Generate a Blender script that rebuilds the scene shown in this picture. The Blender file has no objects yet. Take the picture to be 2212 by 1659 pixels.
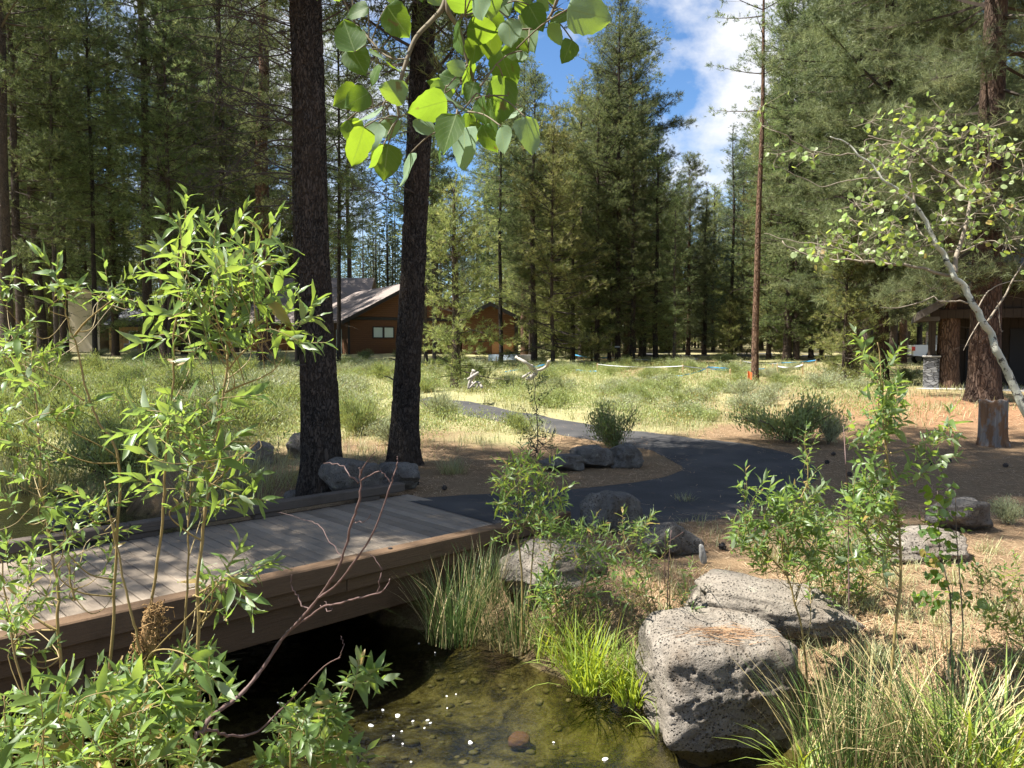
import bpy, math, random
import numpy as np
from mathutils import Vector, Matrix
from math import radians, sin, cos, pi, tan, atan2, sqrt

S = bpy.context.scene
COL = S.collection
F = 1661.0; CX = 1106.0; CY = 829.5          # photo measured on a 2212 x 1659 view of it
PITCH = math.atan((829.5 - 745.0) / F)
CAM = np.array([0.0, 0.0, 2.2])
FW = np.array([0, cos(PITCH), -sin(PITCH)]); UP = np.array([0, sin(PITCH), cos(PITCH)]); RT = np.array([1.0, 0, 0])
SUN_AZ = radians(8); SUN_EL = radians(60)
SUN = Vector((-cos(SUN_EL) * cos(SUN_AZ), -cos(SUN_EL) * sin(SUN_AZ), sin(SUN_EL)))

# ------------------------------------------------------------------ basics
def ray(px, py):
    return FW + RT * ((px - CX) / F) + UP * ((CY - py) / F)
def PD(px, py, depth):
    d = ray(px, py); return CAM + d * (depth / d[1])
def PZ(px, py, z):
    d = ray(px, py); return CAM + d * ((z - CAM[2]) / d[2])

FAR_SHORE = [(-60, 40), (-26, 24), (-12, 16.6), (-7, 13.6), (-3.7, 10.4), (-1.2, 7.9), (-.3, 7.5), (.38, 6.85), (.8, 6.35), (1.25, 6.0), (2.0, 5.4), (2.9, 4.5), (5, 2.9), (10, -1), (40, -30)]
NEAR_SHORE = [(38, -34), (8, -4), (4, -.6), (2, 1.3), (.5, 2.5), (-1, 2.9), (-3, 3.3), (-6, 5.0), (-12, 9.0), (-26, 15), (-62, 30)]
STREAM = np.array(FAR_SHORE + NEAR_SHORE, float)

def inside(poly, x, y):
    x = np.asarray(x, float); y = np.asarray(y, float)
    r = np.zeros(x.shape, bool); n = len(poly)
    for i in range(n):
        x0, y0 = poly[i]; x1, y1 = poly[(i + 1) % n]
        c = ((y0 > y) != (y1 > y))
        with np.errstate(divide='ignore', invalid='ignore'):
            r ^= c & (x < (x1 - x0) * (y - y0) / (y1 - y0 + 1e-12) + x0)
    return r
def polydist(poly, x, y, closed=True):
    x = np.asarray(x, float); y = np.asarray(y, float)
    d = np.full(x.shape, 1e9); n = len(poly)
    for i in range(n if closed else n - 1):
        x0, y0 = poly[i]; x1, y1 = poly[(i + 1) % n]
        dx, dy = x1 - x0, y1 - y0
        t = np.clip(((x - x0) * dx + (y - y0) * dy) / (dx * dx + dy * dy), 0, 1)
        d = np.minimum(d, np.hypot(x - x0 - t * dx, y - y0 - t * dy))
    return d
def sst(a, b, x):
    t = np.clip((x - a) / (b - a), 0, 1); return t * t * (3 - 2 * t)

def vnoise(P, seed=0):
    P = np.asarray(P, float); I = np.floor(P).astype(np.int64); f = P - I; f = f * f * (3 - 2 * f)
    def h(i, j, k):
        n = (i * 374761393 + j * 668265263 + k * 1274126177 + seed * 974711) & 0xffffffff
        n = ((n ^ (n >> 13)) * 1274126177) & 0xffffffff
        n = ((n ^ (n >> 16)) * 2246822519) & 0xffffffff
        return ((n ^ (n >> 15)) & 0xffffff) / float(0xffffff)
    i, j, k = I[..., 0], I[..., 1], I[..., 2]; fx, fy, fz = f[..., 0], f[..., 1], f[..., 2]
    a = h(i, j, k) * (1 - fx) + h(i + 1, j, k) * fx; b = h(i, j + 1, k) * (1 - fx) + h(i + 1, j + 1, k) * fx
    c = h(i, j, k + 1) * (1 - fx) + h(i + 1, j, k + 1) * fx; d = h(i, j + 1, k + 1) * (1 - fx) + h(i + 1, j + 1, k + 1) * fx
    return (a * (1 - fy) + b * fy) * (1 - fz) + (c * (1 - fy) + d * fy) * fz
def fbm(P, oct=4, seed=0):
    P = np.asarray(P, float); s = 0; a = .5; t = 0
    for o in range(oct):
        s = s + a * vnoise(P * 2 ** o + 17.3 * o, seed + o); t += a; a *= .5
    return s / t

def gz(x, y):
    x = np.asarray(x, float); y = np.asarray(y, float)
    r = np.maximum(0, y - 14)
    b = np.where(r < 48, .0300 * r, 1.44 + .75 * (1 - np.exp(-np.maximum(0, r - 48) / 60)))
    b = b + .30 * np.exp(-((x - 14) ** 2 / 40 + (y - 24) ** 2 / 60))
    b = b + .05 * np.maximum(0, y - 130)
    P = np.stack([x, y, x * 0], -1)
    yc = np.interp(x, [-60, -12, -3.5, .5, 2.5, 6.5, 40], [35, 12.6, 6.8, 4.6, 3.3, .3, -32])
    b = b + np.where(y < yc, .45, 0)
    far = sst(12, 30, np.hypot(x, y))
    b = b + (fbm(P * .8, 3, 5) - .5) * (.05 + .22 * far)
    sd = polydist(STREAM, x, y); sd = np.where(inside(STREAM, x, y), -sd, sd)
    t = sst(-.7, 1.25, sd + (vnoise(P * 1.7, 9) - .5) * .35)
    return -1.05 + t * (b + 1.05)
def gz1(x, y): return float(gz(np.array([x]), np.array([y]))[0])
def PG(px, py):
    d = ray(px, py); ts = np.linspace(2, 260, 6000); P = CAM + ts[:, None] * d
    w = np.where(P[:, 2] <= gz(P[:, 0], P[:, 1]))[0]
    p = P[w[0]] if len(w) else P[-1]
    return np.array([p[0], p[1], gz1(p[0], p[1])])

def nrm(v):
    v = np.asarray(v, float); return v / (np.linalg.norm(v, axis=-1, keepdims=True) + 1e-12)

# ------------------------------------------------------------------ mesh building
class MB:
    def __init__(s): s.V = []; s.T = []; s.Q = []; s.C = []; s.U = []; s.n = 0
    def add(s, V, T=None, Q=None, c=None, uv=None):
        V = np.asarray(V, float).reshape(-1, 3); m = len(V)
        if T is not None and len(T): s.T.append(np.asarray(T, int).reshape(-1, 3) + s.n)
        if Q is not None and len(Q): s.Q.append(np.asarray(Q, int).reshape(-1, 4) + s.n)
        if c is None: c = np.full((m, 3), .5)
        c = np.asarray(c, float)
        if c.ndim == 1: c = np.tile(c, (m, 1))
        s.C.append(c); s.U.append(np.zeros((m, 2)) if uv is None else np.asarray(uv, float).reshape(-1, 2))
        s.V.append(V); s.n += m
    def tube(s, P, R, n=6, c=None, cap=True):
        P = np.asarray(P, float); m = len(P); R = np.broadcast_to(np.asarray(R, float), (m,))
        t = np.gradient(P, axis=0); t = nrm(t)
        ref = np.array([0, 0, 1.0]) if abs(t[0][2]) < .8 else np.array([1.0, 0, 0])
        a = nrm(np.cross(t, ref)); b = np.cross(t, a)
        th = np.linspace(0, 2 * pi, n, endpoint=False)
        V = P[:, None] + R[:, None, None] * (a[:, None] * np.cos(th)[None, :, None] + b[:, None] * np.sin(th)[None, :, None])
        i, j = np.meshgrid(np.arange(m - 1), np.arange(n), indexing='ij'); j2 = (j + 1) % n
        Q = np.stack([i * n + j, i * n + j2, (i + 1) * n + j2, (i + 1) * n + j], -1).reshape(-1, 4)
        V = V.reshape(-1, 3); T = []
        if cap:
            V = np.vstack([V, P[0], P[-1]]); k = m * n
            for q in range(n):
                T.append((k, (q + 1) % n, q)); T.append((k + 1, (m - 1) * n + q, (m - 1) * n + (q + 1) % n))
        s.add(V, T, Q, c)
    def segs(s, P0, P1, R0, R1, n=3, c=None):
        P0 = np.asarray(P0, float); P1 = np.asarray(P1, float); m = len(P0)
        if m == 0: return
        R0 = np.broadcast_to(np.asarray(R0, float), (m,)); R1 = np.broadcast_to(np.asarray(R1, float), (m,))
        t = nrm(P1 - P0); ref = np.where(np.abs(t[:, 2:3]) < .8, np.array([[0, 0, 1.0]]), np.array([[1.0, 0, 0]]))
        a = nrm(np.cross(t, ref)); b = np.cross(t, a); th = np.linspace(0, 2 * pi, n, endpoint=False)
        off = a[:, None] * np.cos(th)[None, :, None] + b[:, None] * np.sin(th)[None, :, None]
        V = np.concatenate([P0[:, None] + off * R0[:, None, None], P1[:, None] + off * R1[:, None, None]], 1)
        k = np.arange(m)[:, None] * 2 * n; j = np.arange(n)[None]; j2 = (j + 1) % n
        Q = np.stack([k + j, k + j2, k + n + j2, k + n + j], -1).reshape(-1, 4)
        s.add(V, None, Q, c)
    def box(s, lo, hi, M=None, c=None):
        x0, y0, z0 = lo; x1, y1, z1 = hi
        V = np.array([(x0, y0, z0), (x1, y0, z0), (x1, y1, z0), (x0, y1, z0), (x0, y0, z1), (x1, y0, z1), (x1, y1, z1), (x0, y1, z1)], float)
        if M is not None: V = M(V)
        s.add(V, None, [(0, 3, 2, 1), (4, 5, 6, 7), (0, 1, 5, 4), (1, 2, 6, 5), (2, 3, 7, 6), (3, 0, 4, 7)], c)
    def bbox(s, lo, hi, M=None, c=None, b=.01):
        # box with chamfered edges
        lo = np.array(lo, float); hi = np.array(hi, float); V = []; idx = {}
        for sx in (0, 1):
            for sy in (0, 1):
                for sz in (0, 1):
                    cor = np.array([(lo, hi)[sx][0], (lo, hi)[sy][1], (lo, hi)[sz][2]]); sg = np.array([1 - 2 * sx, 1 - 2 * sy, 1 - 2 * sz])
                    for a in range(3):
                        o = sg * b; o[a] = 0; idx[(sx, sy, sz, a)] = len(V); V.append(cor + o)
        Q = []; T = []
        cyc = [(0, 0), (1, 0), (1, 1), (0, 1)]
        for a in range(3):
            for e in (0, 1):
                q = []
                for (u, v) in cyc:
                    k = [0, 0, 0]; k[a] = e; k[(a + 1) % 3] = u; k[(a + 2) % 3] = v; q.append(idx[(*k, a)])
                Q.append(q if e else q[::-1])
        for a in range(3):   # edge along axis a
            b1, b2 = (a + 1) % 3, (a + 2) % 3
            for (u, v) in cyc:
                k0 = [0, 0, 0]; k0[b1] = u; k0[b2] = v; k1 = list(k0); k1[a] = 1
                q = [idx[(*k0, b1)], idx[(*k1, b1)], idx[(*k1, b2)], idx[(*k0, b2)]]
                Q.append(q if (u ^ v) else q[::-1])
        for k in [(i, j, l) for i in (0, 1) for j in (0, 1) for l in (0, 1)]:
            t = [idx[(*k, 0)], idx[(*k, 1)], idx[(*k, 2)]]; T.append(t if (sum(k) % 2) else t[::-1])
        V = np.array(V)
        if M is not None: V = M(V)
        s.add(V, T, Q, c)
    def blades(s, B, D, L, W, c, rng):
        # straight needles: thin triangles
        m = len(B); side = nrm(np.cross(D, rng.normal(size=(m, 3)))) * np.broadcast_to(np.asarray(W, float), (m,))[:, None] * .5
        V = np.stack([B - side, B + side, B + D * np.broadcast_to(np.asarray(L, float), (m,))[:, None]], 1)
        s.add(V, np.arange(m * 3).reshape(-1, 3), None, np.repeat(c, 3, 0))
    def ribbons(s, B, az, L, lean, droop, W, c, k=5):
        # curved grass blades: lean from vertical, drooping towards the tip
        m = len(B); t = np.linspace(0, 1, k); pts = [B]; ang = lean.copy()
        h = np.stack([np.cos(az), np.sin(az), az * 0], -1); side = np.stack([-np.sin(az), np.cos(az), az * 0], -1)
        for q in range(1, k):
            st = (L / (k - 1))[:, None]; pts.append(pts[-1] + st * (h * np.sin(ang)[:, None] + np.array([0, 0, 1.0]) * np.cos(ang)[:, None])); ang = ang + droop / (k - 1)
        pts = np.stack(pts, 1); w = (np.array([.75, 1, .9, .65, .08]) if k == 5 else np.interp(t, [0, .3, .7, 1], [.8, 1, .7, .06]))
        off = side[:, None] * (W[:, None] * w[None] * .5)[..., None]
        V = np.stack([pts - off, pts + off], 2).reshape(-1, 3)
        b = (np.arange(m) * 2 * k)[:, None]; i = np.arange(k - 1)[None] * 2
        Q = np.stack([b + i, b + i + 1, b + i + 3, b + i + 2], -1).reshape(-1, 4)
        s.add(V, None, Q, np.repeat(c, 2 * k, 0))
    def leaves(s, B, D, Nn, L, W, c, shape='lance', curl=.25, fold=.25, rng=None):
        B = np.asarray(B, float); m = len(B)
        if m == 0: return
        D = nrm(D); Nn = nrm(Nn - D * np.sum(Nn * D, 1, keepdims=True)); X = np.cross(D, Nn)
        L = np.broadcast_to(np.asarray(L, float), (m,)); W = np.broadcast_to(np.asarray(W, float), (m,))
        if shape == 'lance': t = np.array([0, .12, .32, .55, .8, 1]); w = np.array([.08, .55, 1, .92, .48, .03]); us = np.array([-1, 0, 1.0])
        elif shape == 'round': t = np.array([0, .1, .3, .55, .8, .93, 1]); w = np.array([.12, .72, 1, .98, .62, .22, .02]); us = np.array([-1, -.5, 0, .5, 1.0])
        else:
            t = np.array([0, .03, .08, .15, .24, .34, .44, .54, .64, .73, .81, .88, .94, 1]); us = np.array([-1, -.7, -.35, 0, .35, .7, 1.0])
            w = np.array([.10, .50, .78, .93, 1, 1.02, .99, .93, .83, .70, .54, .36, .17, .01]) * (1 + .035 * np.array([1, -1] * 7))
        k = len(t); q = len(us)
        cu = np.broadcast_to(np.asarray(curl, float), (m,)); fo = np.broadcast_to(np.asarray(fold, float), (m,))
        y = t[None] * np.ones((m, 1)); z = -cu[:, None] * (t[None] ** 2)
        ph = rng.uniform(0, 6.28, m) if rng is not None else np.zeros(m)
        hw = w[None] * np.ones((m, 1))
        V = (B[:, None, None] + D[:, None, None] * (y * L[:, None])[:, :, None, None]
             + X[:, None, None] * (hw[:, :, None] * us[None, None] * (W * .5)[:, None, None])[..., None]
             + Nn[:, None, None] * ((z * L[:, None])[:, :, None] + np.abs(us)[None, None] * hw[:, :, None] * (fo * W * .5)[:, None, None]
                                    + .04 * L[:, None, None] * np.sin(t[None, :, None] * 7 + us[None, None] * 2.2 + ph[:, None, None]) * np.abs(us)[None, None])[..., None])
        uv = np.stack(np.broadcast_arrays(us[None, None] * .5 + .5, t[None, :, None] + 0 * us, ), -1) if False else np.stack([np.broadcast_to(us[None, None] * .5 + .5, (m, k, q)), np.broadcast_to(t[None, :, None], (m, k, q))], -1)
        b = (np.arange(m) * k * q)[:, None, None]; i = np.arange(k - 1)[None, :, None] * q; j = np.arange(q - 1)[None, None]
        Q = np.stack([b + i + j, b + i + j + 1, b + i + q + j + 1, b + i + q + j], -1).reshape(-1, 4)
        s.add(V.reshape(-1, 3), None, Q, np.repeat(np.asarray(c, float), k * q, 0), uv.reshape(-1, 2))
    def mesh(s, name, mat, smooth=False):
        me = bpy.data.meshes.new(name)
        V = np.concatenate(s.V); C = np.concatenate(s.C); U = np.concatenate(s.U)
        T = np.concatenate(s.T) if s.T else np.zeros((0, 3), int); Q = np.concatenate(s.Q) if s.Q else np.zeros((0, 4), int)
        me.vertices.add(len(V)); me.vertices.foreach_set('co', V.astype(np.float32).ravel())
        lv = np.concatenate([T.ravel(), Q.ravel()]).astype(np.int32)
        me.loops.add(len(lv)); me.loops.foreach_set('vertex_index', lv)
        st = np.concatenate([np.arange(len(T)) * 3, len(T) * 3 + np.arange(len(Q)) * 4]).astype(np.int32)
        me.polygons.add(len(st)); me.polygons.foreach_set('loop_start', st)
        me.polygons.foreach_set('use_smooth', np.full(len(st), bool(smooth)))
        me.update(calc_edges=True)
        ca = me.color_attributes.new('Col', 'FLOAT_COLOR', 'POINT')
        ca.data.foreach_set('color', np.hstack([C, np.ones((len(C), 1))]).astype(np.float32).ravel())
        uvl = me.uv_layers.new(name='UVMap'); uvl.data.foreach_set('uv', U[lv].astype(np.float32).ravel())
        me.materials.append(mat)
        return me
    def build(s, name, mat, parent=None, smooth=False, loc=None):
        o = bpy.data.objects.new(name, s.mesh(name, mat, smooth)); COL.objects.link(o)
        if parent is not None: o.parent = parent
        if loc is not None: o.location = loc
        return o

def tag(o, label=None, cat=None, group=None, kind=None):
    if label: o['label'] = label
    if cat: o['category'] = cat
    if group: o['group'] = group
    if kind: o['kind'] = kind
    return o
def thing(name, label, cat, loc=(0, 0, 0), group=None, rz=0):
    o = bpy.data.objects.new(name, None); COL.objects.link(o); o.location = tuple(loc); o.rotation_euler = (0, 0, rz)
    o.empty_display_size = .2
    return tag(o, label, cat, group)
KIDS = {}
def dup(root, loc, rz=0, scale=1.0, label=None, group=None, tilt=(0, 0), trunk_k=None):
    r = root.copy(); COL.objects.link(r); r.location = tuple(loc); r.rotation_euler = (tilt[0], tilt[1], rz)
    r.scale = (scale, scale, scale) if not hasattr(scale, '__len__') else scale
    if label: r['label'] = label
    if group: r['group'] = group
    for ch in KIDS.get(root.name, []):
        c = ch.copy(); COL.objects.link(c); c.parent = r
        if trunk_k is not None and ch.name.startswith('trunk'): c.scale = (trunk_k, trunk_k, 1)
    return r

# ------------------------------------------------------------------ materials
class NT:
    def __init__(s, name):
        s.m = bpy.data.materials.new(name); s.m.use_nodes = True; s.t = s.m.node_tree; s.t.nodes.clear()
        s.out = s.n('ShaderNodeOutputMaterial')
    def n(s, ty, props=None, **inp):
        nd = s.t.nodes.new(ty)
        for k, v in (props or {}).items(): setattr(nd, k, v)
        for k, v in inp.items():
            key = int(k[1:]) if k[0] == 'i' and k[1:].isdigit() else k.replace('_', ' ')
            s.set(nd.inputs[key], v)
        return nd
    def set(s, sock, v):
        if isinstance(v, bpy.types.NodeSocket): s.t.links.new(v, sock)
        elif isinstance(v, (tuple, list)) and len(v) == 3 and sock.type == 'RGBA': sock.default_value = (*v, 1)
        else: sock.default_value = v
    def mix(s, f, a, b, mode='MIX'):
        nd = s.n('ShaderNodeMix', {'data_type': 'RGBA', 'blend_type': mode}); s.set(nd.inputs[0], f); s.set(nd.inputs[6], a); s.set(nd.inputs[7], b); return nd.outputs[2]
    def math(s, op, a, b=0.0, clamp=False):
        nd = s.n('ShaderNodeMath', {'operation': op, 'use_clamp': clamp}); s.set(nd.inputs[0], a); s.set(nd.inputs[1], b); return nd.outputs[0]
    def ramp(s, f, pts, interp='LINEAR'):
        nd = s.n('ShaderNodeValToRGB'); s.set(nd.inputs[0], f); cr = nd.color_ramp; cr.interpolation = interp
        while len(cr.elements) > 1: cr.elements.remove(cr.elements[-1])
        cr.elements[0].position = pts[0][0]; cr.elements[0].color = (*pts[0][1], 1)
        for p, c in pts[1:]: e = cr.elements.new(p); e.color = (*c, 1)
        return nd.outputs[0]
    def coord(s, which='Object', scale=(1, 1, 1), rot=(0, 0, 0)):
        tc = s.n('ShaderNodeTexCoord'); mp = s.n('ShaderNodeMapping'); s.set(mp.inputs[0], tc.outputs[which]); mp.inputs['Scale'].default_value = scale; mp.inputs['Rotation'].default_value = rot
        return mp.outputs[0]
    def noise(s, vec, scale, detail=4, rough=.6, dist=0):
        return s.n('ShaderNodeTexNoise', None, Vector=vec, Scale=scale, Detail=detail, Roughness=rough, Distortion=dist).outputs[0]
    def vor(s, vec, scale, feat='F1', out=0, rand=1.0):
        return s.n('ShaderNodeTexVoronoi', {'feature': feat}, Vector=vec, Scale=scale, Randomness=rand).outputs[out]
    def attr(s): 
        a = s.n('ShaderNodeAttribute', {'attribute_name': 'Col'}); sp = s.n('ShaderNodeSeparateColor'); s.set(sp.inputs[0], a.outputs[0]); return a.outputs[0], sp.outputs
    def bump(s, h, strength=.5, dist=.02):
        return s.n('ShaderNodeBump', None, Strength=strength, Distance=dist, Height=h).outputs[0]
    def pbr(s, color, rough=.8, normal=None, spec=.3, **kw):
        nd = s.n('ShaderNodeBsdfPrincipled'); s.set(nd.inputs['Base Color'], color); s.set(nd.inputs['Roughness'], rough); nd.inputs['Specular IOR Level'].default_value = spec
        if normal is not None: s.set(nd.inputs['Normal'], normal)
        for k, v in kw.items(): s.set(nd.inputs[k.replace('_', ' ')], v)
        return nd.outputs[0]
    def done(s, sh): s.t.links.new(sh, s.out.inputs[0]); return s.m

def m_plain(name, c, rough=.7, var=.15, scale=6, spec=.3, bump=0):
    k = NT(name); v = k.coord(); n = k.noise(v, scale, 5)
    col = k.mix(n, tuple(x * (1 - var) for x in c), tuple(min(1, x * (1 + var)) for x in c))
    return k.done(k.pbr(col, rough, k.bump(n, bump, .01) if bump else None, spec))

def m_needle(name, dark, light, tip=None, trans=.48):
    k = NT(name); a, sp = k.attr(); oi = k.n('ShaderNodeObjectInfo')
    col = k.mix(sp[0], dark, light)
    if tip: col = k.mix(sp[1], col, tip)
    hs = k.n('ShaderNodeHueSaturation'); k.set(hs.inputs['Hue'], k.math('ADD', k.math('MULTIPLY', oi.outputs['Random'], .03), .485)); k.set(hs.inputs['Value'], k.math('ADD', k.math('MULTIPLY', oi.outputs['Random'], .5), .78)); k.set(hs.inputs['Color'], col)
    p = k.pbr(hs.outputs[0], .55, None, .35); tr = k.n('ShaderNodeBsdfTranslucent'); k.set(tr.inputs[0], hs.outputs[0])
    mx = k.n('ShaderNodeMixShader'); mx.inputs[0].default_value = trans; k.t.links.new(p, mx.inputs[1]); k.t.links.new(tr.outputs[0], mx.inputs[2])
    return k.done(mx.outputs[0])

def m_leaf(name, top, under, through, gloss=.4, trans=.4, veins=False, vary=.35):
    k = NT(name); a, sp = k.attr(); g = k.n('ShaderNodeNewGeometry')
    v1 = k.mix(sp[0], tuple(x * (1 - vary) for x in top), tuple(min(1, x * (1 + vary)) for x in top))
    v2 = k.mix(sp[0], tuple(x * (1 - vary * .5) for x in under), tuple(min(1, x * (1 + vary * .5)) for x in under))
    dead = k.math('GREATER_THAN', sp[2], .965); v1 = k.mix(dead, v1, (.30, .20, .07)); v2 = k.mix(dead, v2, (.30, .20, .08))
    col = k.mix(g.outputs['Backfacing'], v1, v2); tcol = k.mix(sp[1], through, tuple(min(1, x * y) for x, y in zip(through, (1.25, 1.1, .7))))
    nm = None
    if veins:
        uv = k.n('ShaderNodeUVMap'); sx = k.n('ShaderNodeSeparateXYZ'); k.set(sx.inputs[0], uv.outputs[0])
        u = k.math('ABSOLUTE', k.math('SUBTRACT', sx.outputs[0], .5)); vv = sx.outputs[1]
        mid = k.math('LESS_THAN', u, .018)
        w = k.math('FRACT', k.math('MULTIPLY', k.math('SUBTRACT', vv, k.math('MULTIPLY', u, .75)), 6.5))
        side = k.math('LESS_THAN', k.math('ABSOLUTE', k.math('SUBTRACT', w, .5)), .05)
        ve = k.math('MAXIMUM', mid, k.math('MULTIPLY', side, .45))
        col = k.mix(k.math('MULTIPLY', ve, .6), col, (.30, .38, .16)); tcol = k.mix(k.math('MULTIPLY', ve, .6), tcol, tuple(x * .5 for x in through))
        nz = k.noise(k.coord('Object'), 60, 4); tcol = k.mix(k.math('MULTIPLY', nz, .5), tcol, tuple(x * .6 for x in through))
        nm = k.bump(k.math('ADD', ve, k.math('MULTIPLY', nz, .5)), .25, .002)
    if veins:
        sp_ = k.ramp(k.noise(k.coord('Object'), 38, 3, .5), [(.66, (0, 0, 0)), (.70, (1, 1, 1))]); col = k.mix(k.math('MULTIPLY', sp_, .7), col, (.16, .10, .04)); tcol = k.mix(k.math('MULTIPLY', sp_, .7), tcol, (.20, .13, .04))
    p = k.pbr(col, .55 if veins else .42, nm, gloss); tr = k.n('ShaderNodeBsdfTranslucent'); k.set(tr.inputs[0], tcol)
    if nm is not None: k.set(tr.inputs['Normal'], nm)
    mx = k.n('ShaderNodeMixShader'); mx.inputs[0].default_value = trans; k.t.links.new(p, mx.inputs[1]); k.t.links.new(tr.outputs[0], mx.inputs[2])
    return k.done(mx.outputs[0])

def m_bark(name, crack, plate, plate2, sx=9, sz=2.2, depth=.05, fine=30):
    k = NT(name); v = k.coord('Object', (1, 1, sz / sx)); nz = k.noise(v, sx * .6, 3)
    vd = k.n('ShaderNodeVectorMath', {'operation': 'ADD'}); k.set(vd.inputs[0], v); sc = k.n('ShaderNodeVectorMath', {'operation': 'SCALE'}); nzc = k.n('ShaderNodeTexNoise', None, Vector=v, Scale=sx * .8, Detail=3).outputs[1]; k.set(sc.inputs[0], nzc); sc.inputs['Scale'].default_value = .16; k.set(vd.inputs[1], sc.outputs[0])
    e = k.vor(vd.outputs[0], sx, 'DISTANCE_TO_EDGE'); cell = k.vor(vd.outputs[0], sx, 'F1', 1)
    f = k.noise(k.coord('Object', (1, 1, .35)), fine, 5, .7)
    er = k.ramp(e, [(.0, (0, 0, 0)), (.16, (1, 1, 1))])
    sp = k.n('ShaderNodeSeparateColor'); k.set(sp.inputs[0], cell)
    col = k.mix(er, crack, k.mix(sp.outputs[0], plate, plate2)); big = k.ramp(k.noise(k.coord('Object', (1, 1, .45)), 2.4, 5, .6), [(.42, (0, 0, 0)), (.62, (1, 1, 1))]); col = k.mix(k.math('MULTIPLY', big, .55), col, (plate2[0] * 1.1, plate2[1] * .95, plate2[2] * .82)); col = k.mix(k.math('MULTIPLY', f, .6), col, tuple(x * .45 for x in plate))
    h = k.math('ADD', er, k.math('MULTIPLY', f, .5))
    return k.done(k.pbr(col, .9, k.bump(h, .9, depth), .15))

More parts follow.
